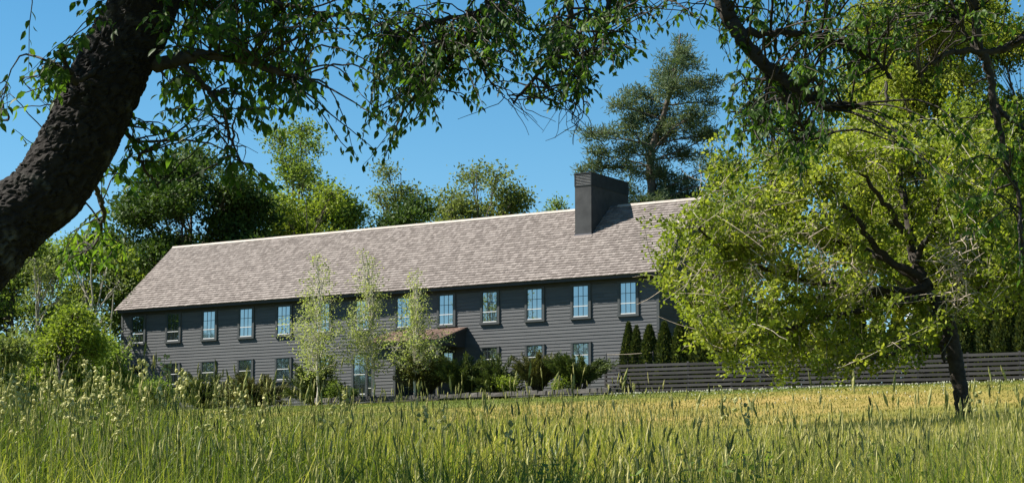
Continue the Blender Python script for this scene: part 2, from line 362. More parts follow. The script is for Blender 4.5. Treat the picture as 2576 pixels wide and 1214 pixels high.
for xx in (-SR, -SL):
    for sg in (0, 1):
        q = []
        for off in (-.22, .0):
            for xo in (xx-.012, xx+.028) if xx > -1 else (xx-.028, xx+.012): 
                for t in (0.0, LSL): q.append(rp(xo, t, off))
        q = [q[0], q[2], q[3], q[1], q[4], q[6], q[7], q[5]]
        if sg: q = [(a, 2*DR-b_+.0, c_) for a, b_, c_ in q]
        MB().hexa(q).build('rake_board', M['soffit'], roof)

# chimney with a louvred metal cap
ch = empty('chimney', (0, 0, 0)); ch.parent = house
zb = ZE+(CD0+DE)*SLOPE
CAPZ = CZ-.72
MB().box(-CS1, -CS0, CD0, CD1, zb-1.2, CAPZ).build('shaft', M['chimney'], ch)
cap = MB(); t = .055
x0, x1, y0, y1 = -CS1-.02, -CS0+.02, CD0-.02, CD1+.02
cap.box(x0, x1, y0+.12, y1, CAPZ, CZ-.07)                                  # body behind the louvres
cap.box(x0-.01, x1+.01, y0-.01, y1+.01, CZ-.07, CZ)                        # lid
cap.box(x0, x1, y0, y0+.118, CAPZ, CAPZ+.07)
cap.box(x0, x0+t, y0, y0+.118, CAPZ+.07, CZ-.07); cap.box(x1-t, x1, y0, y0+.118, CAPZ+.07, CZ-.07)
cap = cap.build('cap', M['chimcap'], ch)
for k in range(7):
    z = CAPZ+.085+k*.081
    MB().hexa([(x0+t,y0+.01,z),(x1-t,y0+.01,z),(x1-t,y0+.11,z+.045),(x0+t,y0+.11,z+.045),(x0+t,y0+.01,z+.014),(x1-t,y0+.01,z+.014),(x1-t,y0+.11,z+.059),(x0+t,y0+.11,z+.059)]).build('louver', M['louver'], cap)
fl = MB(); fl.box(-CS1-.02, -CS0+.02, CD0-.03, CD0-.004, zb-.14, zb+.10); fl.build('flashing', M['flash'], ch)
b = MB(); b.hexa([rp(-CS1-.15, tch-.34, .045), rp(-CS0+.12, tch-.34, .045), rp(-CS0+.12, tch-.02, .05), rp(-CS1-.15, tch-.02, .05), rp(-CS1-.15, tch-.34, .055), rp(-CS0+.12, tch-.34, .055), rp(-CS0+.12, tch-.02, .06), rp(-CS1-.15, tch-.02, .06)])
b.build('apron', M['shingle'], ch)

# windows: casing > sash, meeting rail, sill rail, muntins, panes
pane_cache = {}
def unit_box(name, m):
    if name not in pane_cache:
        o = MB().box(0,1,0,1,0,1).build(name, m); pane_cache[name] = o.data; bpy.data.objects.remove(o)
    return pane_cache[name]
def put(name, m, parent, x0, x1, y0, y1, z0, z1):
    o = bpy.data.objects.new(name, unit_box(name, m)); COL.objects.link(o); o.parent = parent
    o.location = (x0, y0, z0); o.scale = (x1-x0, y1-y0, z1-z0); return o
def window(cx, z0, z1, gw=.90, rows=3, rail_row=2, cols=3, y=0.0, parent=house, cas=.145, rot=None, name='window'):
    """cx: centre (local x), z0-z1 glass; y: face of the wall"""
    w_ = empty(name, (cx, y, 0), rot or 0); w_.parent = parent
    c = MB(); h = gw/2
    c.box(-h-cas, -h-.02, -.085, .0, z0-.04, z1+.05); c.box(h+.02, h+cas, -.085, .0, z0-.04, z1+.05)
    c.box(-h-cas-.01, h+cas+.01, -.095, .0, z1+.05, z1+.10)
    casing = c.build('casing', M['trim'], w_)
    put('sill', M['trim'], w_, -h-cas-.03, h+cas+.03, -.125, 0, z0-.16, z0-.04)
    s = MB(); s.box(-h-.02, -h+.03, -.07, -.038, z0-.04, z1+.05); s.box(h-.03, h+.02, -.07, -.038, z0-.04, z1+.05); s.box(-h+.03, h-.03, -.07, -.038, z1, z1+.05)
    s.build('sash', M['sash'], w_)
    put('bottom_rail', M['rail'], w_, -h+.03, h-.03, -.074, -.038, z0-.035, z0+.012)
    rh = (z1-z0)/rows; g = .012; zr = z0+rh*(rows-rail_row)
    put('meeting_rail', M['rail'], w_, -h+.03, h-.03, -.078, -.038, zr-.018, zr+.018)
    cw = (gw-.06)/cols
    for i in range(1, cols): put('muntin', M['sash'], w_, -h+.03+cw*i-g, -h+.03+cw*i+g, -.066, -.040, z0+.012, z1)
    for j in range(1, rows):
        if j != rows-rail_row: put('muntin', M['sash'], w_, -h+.03, h-.03, -.064, -.041, z0+rh*j-g, z0+rh*j+g)
    for i in range(cols):
        for j in range(rows):
            o = put('pane', M['glass'], w_, -h+.03+cw*i, -h+.03+cw*(i+1), -.052, -.044, z0+rh*j, z0+rh*(j+1))
            o.rotation_euler = (random.gauss(0, .0022), 0, random.gauss(0, .0035))
    return w_
SW, SP = 1.6875, 2.75
for k in range(13): window(-(SW+SP*k), 9.431-HZ, 10.946-HZ)
for k in (1, 2, 3, 4, 7, 8, 9, 10, 11, 12):
    window(-(SW+SP*k), 6.90-HZ, 8.02-HZ, .90, 2, 1, 3)
window(-18.36, 5.92-HZ, 8.02-HZ, .80, 4, 2, 2); window(-17.55, 5.60-HZ, 8.02-HZ, .50, 4, 3, 1, cas=.10)
# entry porch: a lean-to roof, a boarded vestibule, a post and a glazed side door
pch = empty('porch', (0, 0, 0)); pch.parent = house
PD = 2.3
vest = MB().box(-15.85, -14.35, -PD, -.037, -.3, 8.10-HZ).build('vestibule', M['board'], pch)
for i in range(-1, int((8.05-HZ)/EXP)): clap(-15.85+.11, -14.35-.11, -PD, i*EXP, vest)
for x in (-15.85, -14.35): MB().box(*((x-.03, x+.11) if x < -15 else (x-.11, x+.03)), -PD-.05, -PD+.11, -.3, 8.10-HZ).build('corner_board', M['trim'], vest)
def por(x, d, o): return (x, -d, 9.21-HZ-d*.31+o)
pr = MB(); pr.hexa([por(-16.25,2.62,-.12), por(-11.36,2.62,-.12), por(-11.36,.04,-.12), por(-16.25,.04,-.12), por(-16.25,2.62,0), por(-11.36,2.62,0), por(-11.36,.04,0), por(-16.25,.04,0)])
pr = pr.build('porch_roof', M['soffit'], pch)
pmesh = []
for me_ in smesh[::2]:
    me_ = me_.copy(); me_.materials.clear(); me_.materials.append(M['porchshingle']); pmesh.append(me_)
for c in range(12):
    x = 11.34
    while x < 16.25:
        wd = min(random.uniform(.12, .28), 16.28-x); t0 = 2.66-c*.218
        o = bpy.data.objects.new('shingle', pmesh[random.randrange(4)]); COL.objects.link(o); o.parent = pr
        o.location = por(-x-wd, t0, .004); o.rotation_euler = (math.atan(.31), 0, 0); o.scale = (wd-.006, .25, random.uniform(.02, .034)); x += wd
MB().box(-16.2, -11.51, -2.50, -2.32, 8.12-HZ, 8.30-HZ).build('beam', M['soffit'], pch)
b = MB(); b.add([(-11.47,-2.5,8.12-HZ),(-11.47,-.04,8.12-HZ),(-11.47,-.04,9.21-HZ-.14),(-11.47,-2.5,9.21-HZ-.14-2.5*.31),(-11.50,-2.5,8.12-HZ),(-11.50,-.04,8.12-HZ),(-11.50,-.04,9.21-HZ-.14),(-11.50,-2.5,9.21-HZ-.14-2.5*.31)], [(0,1,2,3),(7,6,5,4),(0,4,5,1),(1,5,6,2),(2,6,7,3),(3,7,4,0)])
b.build('shade_panel', M['soffit'], pch)  # dark panel added over the open porch side, standing in for deep shade
post = MB().box(-11.69, -11.52, -2.46, -2.30, -.1, 8.08-HZ); post.box(-11.72, -11.49, -2.49, -2.27, -.1, .14)
post.build('post', M['board'], pch)
MB().box(-14.34, -11.45, -2.5, -.04, -.35, .02).build('porch_floor', M['stone'], pch)
MB().box(-15.9, -11.3, -3.0, -2.51, -.35, -.10).build('step', M['stone'], pch)
door = empty('door', (-14.31, -1.15, 0), math.pi/2); door.parent = pch
MB().box(-.48, .48, -.03, .0, .03, 2.35).build('door_leaf', M['sash'], door)
for j in range(4):
    for i in range(2): put('pane', M['glass'], door, -.38+i*.39, -.02+i*.39, -.045, -.032, .25+j*.5, .70+j*.5)
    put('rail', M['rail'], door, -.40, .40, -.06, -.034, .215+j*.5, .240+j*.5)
MB().add(*tube_np([(.40,-.09,1.0),(.40,-.09,1.2)], .015, 6)).build('handle', M['metal'], door)

# stone edging of the planting bed
def stones():
    ed = empty('bed_edging', (*house_pt(8, 5.6), 5.3), -YAW)
    tag(ed, 'low dark stone edging along the planting bed before the house', 'edging')
    x = -9.0
    while x < 8.0:
        L = random.uniform(.35, .8); b = MB(); h = random.uniform(.03, .09); j = lambda: random.uniform(-.03, .03)
        b.hexa([(x+j(),-.15+j(),-.15),(x+L+j(),-.15+j(),-.15),(x+L+j(),.15+j(),-.15),(x+j(),.15+j(),-.15),(x+.02+j(),-.12+j(),h+j()),(x+L-.04+j(),-.12+j(),h+j()),(x+L-.04+j(),.12+j(),h+j()),(x+.02+j(),.12+j(),h+j())])
        b.build('stone', M['stone'], ed); x += L+.02
stones()

# ------------------------------------------------------------------ plants: generic builders
def leaf_quads(P, D, size, aspect=.5, fold=.25, rng=RNG):
    """small folded leaves at points P pointing along D"""
    n = len(P); D = D/(np.linalg.norm(D, axis=1)[:, None]+1e-9)
    r = rng.normal(size=(n, 3)); S = np.cross(D, r); S /= np.linalg.norm(S, axis=1)[:, None]+1e-9; U = np.cross(S, D)
    sz = size*rng.uniform(.65, 1.35, n)[:, None]
    a = P; b = P+D*sz; h = S*sz*aspect*.5; m = P+D*sz*.5+U*sz*fold*.5*aspect
    V = np.stack([a, m+h-U*sz*.08, b, m-h-U*sz*.08], 1).reshape(-1, 3)
    i = np.arange(n)[:, None]*4
    F = np.concatenate([i+np.array([[0,1,2]]), i+np.array([[0,2,3]])], 1).reshape(-1, 3)
    return V, F
def in_ball(n, rng, shell=.0):
    d = rng.normal(size=(n, 3)); d /= np.linalg.norm(d, axis=1)[:, None]
    return d*((shell**3+(1-shell**3)*rng.random(n))**(1/3))[:, None]
def lobes_px(lst, Y, dY, rng, dr=1.0):
    out = []
    for (u, v, ru, rv) in lst:
        y = Y+rng.uniform(-dY, dY); out.append((at(u, v, y), np.array([px(ru, y), px((ru+rv)/2, y)*dr, px(rv, y)])))
    return out
def make_plant(name, label, cat, base, trunk, tr, lobes, leafm, barkm, twigs, leaves, size, clump, seed=0, group=None, aspect=.55, droop=.0, up=.3, limb_r=.035, twig_r=.012, tipdir=None, attach=(.25,.95), shell=.35, tint_clump=.5, sides=6, rise=(.55, .9), limbs=True, limbm=None):
    """tree/shrub: trunk polyline; a limb to every lobe (centre, radii), twigs inside each lobe, leaf clumps on the twigs"""
    rng = np.random.default_rng(seed+11)
    root = empty(name, tuple(base)); tag(root, label, cat, group); base = np.asarray(base, float)
    tr_ = np.linspace(tr[0], tr[1], len(trunk))
    v, f = tube_np(trunk, tr_, max(sides, 8)); v = v-base
    link('trunk', np_mesh('trunk', v, f, smooth=True), barkm, root)
    br, LP, LD, LT = [], [], [], []
    vol = np.array([l[1][0]*l[1][1]*l[1][2] for l in lobes])**(2/3); share = vol/vol.sum()
    nT = max(1, int(twigs)); n = len(trunk)
    for (c, r), sh in zip(lobes, share):
        # limb from a trunk point that is lower than the lobe
        zc = c[2]-r[2]*.6; k = np.argmin(np.abs(trunk[:, 2]-(trunk[0, 2]+(zc-trunk[0, 2])*rng.uniform(*rise)))); k = int(np.clip(k, attach[0]*n, attach[1]*n-1))
        st = trunk[k]; mid = (st+c)/2+np.array([0, 0, np.linalg.norm(c-st)*.10*rng.uniform(-.4, 1)])
        lc = curve([st, mid, c, c+np.array([0, 0, r[2]*.4])+rng.normal(0, .1, 3)*r], 7, .012*np.linalg.norm(c-st)*.6, rng)
        if limbs: br.append((lc, np.linspace(min(limb_r*(1+np.linalg.norm(c-st)*.1), tr_[k]*.8), twig_r, len(lc))))
        m = max(2, int(round(nT*sh)))
        E = c+in_ball(m, rng, shell)*r
        for e in E:
            s0 = lc[int(rng.uniform(.35, 1)*(len(lc)-1))]
            tw = curve([s0, (s0+e)/2+rng.normal(0, .08, 3)*r, e], 4, 0, rng); br.append((tw, np.linspace(twig_r, twig_r*.35, len(tw))))
        q = np.repeat(E, leaves, axis=0)+rng.normal(0, 1, (m*leaves, 3))*clump*np.array([1, 1, .75])
        LP.append(q); d = rng.normal(size=q.shape)*.8+(q-np.repeat(E, leaves, axis=0))/clump*.3
        d[:, 2] += up-droop
        LD.append(d); LT.append(np.clip(np.repeat(rng.random(m), leaves)*tint_clump+rng.random(len(q))*(1-tint_clump), 0, 1))
    bv, bf = tubes_mesh('branches', br, 4); link('branches', np_mesh('branches', bv-base, bf, smooth=True), limbm or barkm, root)
    P = np.concatenate(LP); D = np.concatenate(LD)
    V, F = leaf_quads(P, D, size, aspect, rng=rng)
    tag(link('crown', np_mesh('crown', V-base, F, np.repeat(np.concatenate(LT), 2)), leafm, root), kind='stuff')
    return root
def oval_lobes(u0, u1, v0, v1, Y, n, rng, prof='round', size=.30, dY=None):
    """lobes filling a crown outline given in photo pixels"""
    out = []; cu, cv = (u0+u1)/2, (v0+v1)/2; hu, hv = (u1-u0)/2, (v1-v0)/2; dY = dY if dY is not None else px(hu, Y)*.8
    while len(out) < n:
        a, b = rng.uniform(-1, 1), rng.uniform(-1, 1)
        wdt = math.sqrt(max(0, 1-b*b)) if prof == 'round' else (min(1, .18+(b+1)*.62) if prof == 'cone' else math.sqrt(max(0, 1-b*b))**.6 if prof == 'box' else min(1, .35+(b+1)*.5)*math.sqrt(max(0, 1-max(0, b-.3)**2)))
        if abs(a) > wdt: continue
        s = size*rng.uniform(.7, 1.25); y = Y+rng.uniform(-1, 1)*dY*math.sqrt(max(.05, 1-a*a))
        u = cu+a*(hu*(1-s*.55)); v_ = cv+b*(hv*(1-s*.4))
        r = np.array([px(hu*s, y), px(hu*s, y), px(min(hv, hu)*s*.75, y)]); out.append((at(u, v_, y), r))
    return out
def far_tree(name, label, u0, u1, v0, v1, Y, ub, leafm, n=14, twigs=420, leaves=40, size=.26, clump=.42, prof='round', seed=0, group='trees standing behind the house', bark='farbark', lsize=.34, r0=.22, up=.2, extra=None, cat='tree', lean=0, tint_clump=.5, shell=.35):
    rng = np.random.default_rng(seed); b = at(ub, 900, Y); gz = float(ground_z(b[0], Y)); base = np.array([b[0], Y, gz])
    top = at((u0+u1)/2+lean, v0+(v1-v0)*.15, Y)
    tr = curve([base, base*.6+top*.4+rng.normal(0, .25, 3)*np.array([1,1,0]), top], 8, .03, rng)
    lb = oval_lobes(u0, u1, v0, v1, Y, n, rng, prof, lsize)
    if extra: lb += lobes_px(extra, Y, 1.5, rng)
    return make_plant(name, label, cat, base, tr, (r0, .03), lb, M[leafm], M[bark], twigs, leaves, size, clump, seed, group, limb_r=.07, twig_r=.022, up=up, tint_clump=tint_clump, shell=shell)

# ------------------------------------------------------------------ trees behind and beside the house
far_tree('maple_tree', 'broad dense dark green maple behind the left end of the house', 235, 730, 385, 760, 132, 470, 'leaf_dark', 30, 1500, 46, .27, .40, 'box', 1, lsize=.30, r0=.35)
far_tree('ash_tree', 'tall light green tree left of the ridge middle, behind the dark maple', 600, 905, 318, 690, 150, 740, 'leaf_mid', 20, 520, 36, .25, .45, 'pear', 2, lsize=.27, r0=.30)
far_tree('shrubby_tree', 'low bright green tree crowding the ridge below the tall light one', 640, 900, 470, 680, 138, 760, 'leaf_lime', 12, 300, 36, .25, .42, 'box', 3)
far_tree('feathery_tree', 'thin feathery grey green treetop above the middle of the ridge', 930, 1085, 400, 640, 162, 1010, 'leaf_olive', 13, 170, 24, .25, .42, 'round', 4, lsize=.30, r0=.2)
far_tree('round_tree', 'low rounded dark tree topping the ridge middle', 905, 1100, 492, 660, 136, 1000, 'leaf_dark', 10, 280, 42, .25, .40, 'box', 5)
far_tree('oak_tree', 'wide olive green tree behind the ridge left of the chimney', 1070, 1325, 392, 660, 148, 1200, 'leaf_olive', 18, 380, 34, .26, .44, 'round', 6, lsize=.30, r0=.3, extra=[(1290, 505, 45, 35), (1250, 450, 40, 30)])
far_tree('ridge_tree', 'small round treetop poking over the ridge just left of the chimney', 1366, 1424, 494, 600, 150, 1395, 'leaf_mid', 6, 60, 30, .22, .35, 'round', 7, lsize=.45, r0=.1)
# white pine
def pine():
    rng = np.random.default_rng(33); Y = 126
    b = at(1665, 900, Y); base = np.array([b[0], Y, float(ground_z(b[0], Y))])
    tr = curve([base, at(1640, 520, Y), at(1640, 380, Y+.3), at(1690, 220, Y), at(1712, 85, Y)], 10, .03, rng)
    pads = [(1712,105,14,26),(1700,150,40,26),(1735,165,34,22),(1668,190,46,24),(1748,215,46,24),(1610,228,52,20),(1690,238,66,26),(1556,262,46,18),(1640,280,62,26),(1752,285,52,26),(1590,310,54,22),(1700,320,64,28),(1526,345,56,16),(1640,350,66,24),(1756,352,42,18),(1520,392,48,18),(1590,388,58,22),(1720,392,62,20),(1540,430,52,20),(1632,436,74,30),(1788,425,34,18),(1584,470,48,24),(1690,462,70,28),(1640,500,80,26),(1745,490,60,22),(1800,470,40,24),(1500,335,30,12),(1500,420,30,12),(1780,250,36,16),(1790,330,40,14),(1700,540,100,40),(1600,540,80,40),(1790,560,90,50)]
    lb = [(c, r*np.array([rng.uniform(.75, 1.4), 1.0, rng.uniform(.65, 1.15)])) for c, r in lobes_px([(u+rng.uniform(-14, 14), v_+rng.uniform(-13, 13), a_, b_) for u, v_, a_, b_ in pads], Y, 2.2, rng, .9)]
    make_plant('white_pine', 'tall shaggy blue green white pine rising behind the chimney', 'pine', base, tr, (.42, .05), lb, M['needle'], M['farbark'], 720, 56, .34, .24, 33, None, .19, .0, .35, .05, .016, tint_clump=.6, shell=.2, rise=(.9, 1.02))
pine()
# woods behind the fence and apple tree
G = 'trees of the wood at the right'
far_tree('birch_grove_tree', 'tall bright yellow green tree filling the upper right corner', 2080, 2680, -60, 760, 94, 2330, 'leaf_apple', 74, 3300, 40, .18, .34, 'box', 40, G, lsize=.21, r0=.2)
far_tree('edge_tree', 'bright leafy tree cut by the right edge of the picture', 2390, 2860, 40, 800, 90, 2640, 'leaf_lime', 30, 1500, 40, .17, .32, 'box', 41, G, lsize=.28, r0=.2)
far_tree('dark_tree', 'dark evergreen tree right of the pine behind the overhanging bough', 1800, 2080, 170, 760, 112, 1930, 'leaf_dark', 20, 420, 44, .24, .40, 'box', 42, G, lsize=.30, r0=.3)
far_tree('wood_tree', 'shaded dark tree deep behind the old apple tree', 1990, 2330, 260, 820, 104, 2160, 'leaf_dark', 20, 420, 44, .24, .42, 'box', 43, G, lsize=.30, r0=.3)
far_tree('wood_tree', 'shaded olive tree behind the fence at the right edge', 2300, 2700, 330, 860, 104, 2480, 'leaf_olive', 28, 900, 44, .22, .38, 'box', 44, G, lsize=.30, r0=.3)
# thicket to the left of the house
G = 'trees of the thicket at the left'
far_tree('thicket_tree', 'leafy mid green tree behind the thicket at the left edge', -140, 190, 560, 960, 112, 30, 'leaf_mid', 26, 900, 44, .22, .36, 'box', 50, G, lsize=.30, r0=.2)
far_tree('thicket_tree', 'tall light green tree between the thicket and the dark maple', 90, 370, 585, 980, 120, 250, 'leaf_lime', 24, 800, 42, .22, .36, 'box', 51, G, lsize=.30, r0=.2)
far_tree('sapling', 'slender pale stemmed sapling furthest left in the thicket', 20, 170, 640, 930, 82, 118, 'leaf_olive', 9, 90, 22, .14, .30, 'box', 52, G, 'palebark', .34, .09)
far_tree('sapling', 'forked pale stemmed sapling in the middle of the thicket', 130, 330, 600, 930, 86, 238, 'leaf_olive', 9, 70, 20, .14, .30, 'round', 53, G, 'palebark', .34, .09)
far_tree('sapling', 'bare grey stemmed sapling touching the left corner of the house', 225, 345, 690, 960, 92, 300, 'leaf_olive', 6, 26, 12, .14, .25, 'box', 54, G, 'palebark', .34, .07)
G = 'bushes of the thicket at the left'
far_tree('bush', 'bright green bush in the sun below the saplings', 30, 260, 775, 1080, 72, 150, 'leaf_lime', 16, 420, 40, .13, .24, 'box', 55, G, cat='bush', r0=.05, up=.4)
far_tree('bush', 'leafy green bush beside the left corner of the house', 215, 335, 850, 1080, 78, 280, 'leaf_mid', 9, 200, 36, .13, .24, 'pear', 56, G, cat='bush', r0=.05, up=.4)
far_tree('bush', 'dull green bush at the left edge behind the grass', -120, 80, 800, 1090, 64, -20, 'leaf_olive', 12, 260, 38, .13, .24, 'box', 57, G, cat='bush', r0=.05, up=.4)
far_tree('bush', 'dark green bush below the lower windows at the left', 320, 430, 955, 1090, 84, 380, 'leaf_mid', 8, 150, 36, .13, .22, 'box', 58, G, cat='bush', r0=.05, up=.4)

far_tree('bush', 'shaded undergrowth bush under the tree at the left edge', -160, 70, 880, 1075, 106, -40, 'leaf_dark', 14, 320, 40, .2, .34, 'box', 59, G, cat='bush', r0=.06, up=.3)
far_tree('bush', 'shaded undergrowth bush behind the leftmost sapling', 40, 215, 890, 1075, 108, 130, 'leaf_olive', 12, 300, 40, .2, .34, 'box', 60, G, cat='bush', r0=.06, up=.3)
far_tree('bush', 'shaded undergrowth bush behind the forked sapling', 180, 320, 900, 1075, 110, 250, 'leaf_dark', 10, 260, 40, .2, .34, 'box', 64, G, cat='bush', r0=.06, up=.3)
# trees standing left of the picture, mirrored in the lower windows
for i, (yy, xx, ztop, lab) in enumerate(((105, -70, 13.2, 'northernmost'), (96, -72, 14.6, 'tallest'), (88, -71, 13.8, 'middle'), (80, -73, 14.2, 'fourth'), (71, -70, 13.8, 'nearest'))):
    uu_ = UC+xx/yy*FPX; far_tree('field_tree', lab+' tree of the row beyond the left edge, mirrored in the lower windows', uu_-px(1, 1)*0-5.2*FPX/yy, uu_+5.2*FPX/yy, 1267-ztop/yy*FPX, 1267-(float(ground_z(xx, yy))+.5)/yy*FPX, yy, uu_, 'leaf_dark', 22, 520, 36, .34, .5, 'box', 200+i, 'trees mirrored in the windows')
# ------------------------------------------------------------------ young birches before the house
def birch(label, base_uv, top_uv, d, wid, seed, stems):
    rng = np.random.default_rng(seed); q = col_at(base_uv, d); Y = q[1]; base = np.array([q[0], Y, float(ground_z(q[0], Y))])
    top = at(top_uv[0], top_uv[1], Y); H = top[2]-base[2]
    tr = curve([base, base*.7+top*.3+np.array([rng.uniform(-.1, .1), 0, 0]), base*.35+top*.65+np.array([rng.uniform(-.12, .12), 0, 0]), top], 8, .015, rng)
    lb = []
    for t in np.linspace(.24, 1.0, 19):
        wr = wid*(math.sin(min(1, (t-.12)/.26)*math.pi/2))*(1-max(0, t-.5)/.58)**.8
        for k in range(2):
            a = rng.uniform(0, 2*math.pi); c = base+(top-base)*t+np.array([math.cos(a), math.sin(a), 0])*wr*rng.uniform(.25, .75); s = max(.16, wr*.5)
            lb.append((c, np.array([s, s, s*.9])))
    make_plant('young_birch', label, 'tree', base, tr, (.075, .012), lb, M['leaf_birch'], M['birchbark'], 300, 16, .098, .18, seed, 'young birches planted before the house', up=0, limb_r=.022, twig_r=.008, aspect=.7, shell=.2)
birch('leftmost of the three slender young birches before the house', 805, (800, 652), 7.0, 1.8, 61, 1)
birch('middle white stemmed young birch, the tallest, beside the vestibule', 946, (920, 640), 5.5, 1.5, 62, 2)
birch('rightmost young birch, in front of the entry porch', 1045, (1042, 692), 5.2, 1.6, 63, 1)

# ------------------------------------------------------------------ junipers and low shrubs along the house
def juniper(label, u0, u1, v0, d, seed, matl='juniper', vase=.6, dens=1.0, group='spreading junipers along the house'):
    rng = np.random.default_rng(seed); um = (u0+u1)/2; q = col_at(um, d); Y = q[1]; base = np.array([q[0], Y, float(ground_z(q[0], Y))])
    hw = px((u1-u0)/2, Y); H = at(um, v0, Y)[2]-base[2]
    root = empty('juniper_shrub', tuple(base)); tag(root, label, 'shrub', group)
    br, P, D, T = [], [], [], []
    for i in range(int(46*dens)):
        a = rng.uniform(0, 2*math.pi); e = rng.uniform(.35, 1); rr = hw*rng.uniform(.35, 1.22)
        tip = np.array([math.cos(a)*rr, math.sin(a)*rr*.9, H*(1-.35*rng.random())*(.55+.45*e) if vase > .5 else H*rng.uniform(.2, 1.05)*(1-.35*(rr/hw)**2)])
        mid = tip*np.array([.45, .45, .62]); c = curve([np.array([math.cos(a)*.08, math.sin(a)*.08, -.05]), mid, tip], 7, .012, rng)
        br.append((c+base, np.linspace(.028, .006, len(c))))
        for t in np.linspace(vase*.55, 1, 13):
            k = t*(len(c)-1); p = c[int(k)]; dr = c[min(len(c)-1, int(k)+1)]-c[max(0, int(k)-1)]; dr = dr/(np.linalg.norm(dr)+1e-9)
            m = int(16); P.append(p+base+rng.normal(0, .062, (m, 3))); D.append(dr*1.2+rng.normal(0, .40, (m, 3))+np.array([0, 0, .1])); T.append(np.clip(rng.random(m)*.6+t*.4*rng.random(), 0, 1))
    bv, bf = tubes_mesh('b', br, 4); link('stems', np_mesh('stems', bv-base, bf, smooth=True), M['bark'], root)
    V, F = leaf_quads(np.concatenate(P), np.concatenate(D), .17, .28, rng=rng)
    tag(link('foliage', np_mesh('foliage', V-base, F, np.repeat(np.concatenate(T), 2)), M[matl], root), kind='stuff')
juniper('wide dark juniper below the lower windows left of the birches', 440, 600, 940, 4.2, 70, vase=.4, dens=2.0)
juniper('brownish spreading juniper beside the leftmost birch', 560, 735, 942, 4.4, 71, 'brownjuniper', .4, 2.0)
juniper('upright green juniper behind the leftmost birch', 730, 868, 895, 4.6, 72, vase=.4, dens=1.7)
juniper('splayed juniper with upswept branches before the porch door', 995, 1140, 893, 4.4, 73, 'brownjuniper', .7, 1.4)
juniper('dark leaning juniper in front of the porch post', 1105, 1225, 893, 4.4, 74, vase=.6, dens=1.6)
juniper('bushy juniper just right of the porch', 1195, 1315, 900, 4.2, 75, vase=.4, dens=1.6)
juniper('brown vase shaped juniper below the second lower window', 1290, 1410, 888, 4.2, 76, 'brownjuniper', .75, 1.2)
juniper('splayed vase shaped juniper nearest the fence', 1370, 1535, 880, 4.2, 77, 'juniper', .8, 1.2)
def low_shrub(label, u0, u1, v0, d, seed, leafm='leaf_lime'):
    rng = np.random.default_rng(seed); q = col_at((u0+u1)/2, d); Y = q[1]; base = np.array([q[0], Y, float(ground_z(q[0], Y))])
    top = at((u0+u1)/2, v0, Y); H = top[2]-base[2]; hw = px((u1-u0)/2, Y)
    tr = curve([base-np.array([0,0,.05]), base+np.array([0, 0, H*.3]), base+np.array([0, 0, H*.6])], 4, .01, rng)
    lb = [(base+np.array([rng.uniform(-.6, .6)*hw, rng.uniform(-.5, .5)*hw, H*rng.uniform(.3, .75)]), np.array([hw*.4, hw*.4, H*.25])) for _ in range(7)]
    make_plant('low_shrub', label, 'shrub', base, tr, (.02, .01), lb, M[leafm], M['bark'], 70, 20, .09, .12, seed, 'leafy low shrubs along the house', limb_r=.012, twig_r=.006)
low_shrub('pale green low shrub under the bushy juniper right of the porch', 1240, 1305, 945, 5.0, 80)
low_shrub('pale green low shrub between the two vase shaped junipers', 1385, 1440, 942, 5.0, 81)
low_shrub('leafy green shrub at the foot of the leftmost birch', 820, 875, 955, 5.2, 82, 'leaf_mid')
low_shrub('leafy green shrub at the foot of the middle birch', 868, 912, 975, 4.4, 83, 'leaf_dark')

# ------------------------------------------------------------------ slatted fence, clipped conifers, wire fence
F0 = np.append(col_at(1519, 2.2), 0); F1 = np.array([21.6, 82.5, 0]); fd = (F1-F0)/np.linalg.norm(F1-F0); flen = np.linalg.norm(F1-F0)+7
fz = lambda t: 5.34-(5.34-5.03)*t/(flen-7)
fence = empty('slat_fence', (F0[0], F0[1], fz(0)), math.atan2(fd[1], fd[0]))
tag(fence, 'long low dark fence of horizontal boards right of the house', 'fence')
bays = 12; bl = flen/bays; sl = (fz(flen)-fz(0))/flen
for i in range(bays+1):
    x = i*bl; MB().box(x-.05, x+.05, .028, .13, -.3+sl*x, 1.44+sl*x).build('post', M['fence'], fence)
for i in range(bays):
    for k in range(7):
        x0, x1 = i*bl+.003, (i+1)*bl-.003; z = .05+k*.2+random.uniform(-.006, .006); y = random.uniform(0, .004); hb = .124
        MB().hexa([(x0,y,z+sl*x0),(x1,y,z+sl*x1),(x1,y+.025,z+sl*x1),(x0,y+.025,z+sl*x0),(x0,y,z+hb+sl*x0),(x1,y,z+hb+sl*x1),(x1,y+.025,z+hb+sl*x1),(x0,y+.025,z+hb+sl*x0)]).build('board', M['fence'], fence)
# arborvitae: three foliage meshes shared by the row
def thuja_mesh(seed):
    rng = np.random.default_rng(seed); n = 5200
    t = rng.random(n)**.9; a = rng.uniform(0, 2*math.pi, n); r = .46*np.where(t < .12, .75+t*2, 1)*(1-np.clip((t-.35)/.65, 0, 1)**1.7)*rng.uniform(.72, 1.06, n)*(1+.13*np.sin(a*3+t*9+seed)+.08*np.sin(a*7+t*23))
    P = np.stack([np.cos(a)*r, np.sin(a)*r, t*3.5], 1); D = np.stack([np.cos(a)*.5, np.sin(a)*.5, np.full(n, 1.)], 1)+rng.normal(0, .35, (n, 3))
    V, F = leaf_quads(P, D, .17, .45, rng=rng); return np_mesh('foliage', V, F, np.repeat(np.clip(rng.random(n)*.8+.2*rng.random(n), 0, 1), 2))
TM = [thuja_mesh(s) for s in (5, 6, 7)]
for m_ in TM: m_.materials.append(M['thuja'])
tm = MB().tube([(0,0,-.1),(0,0,.6),(0,0,2.6)], [.06,.05,.02], 6).build('trunk', M['bark']); tmesh = tm.data; bpy.data.objects.remove(tm)
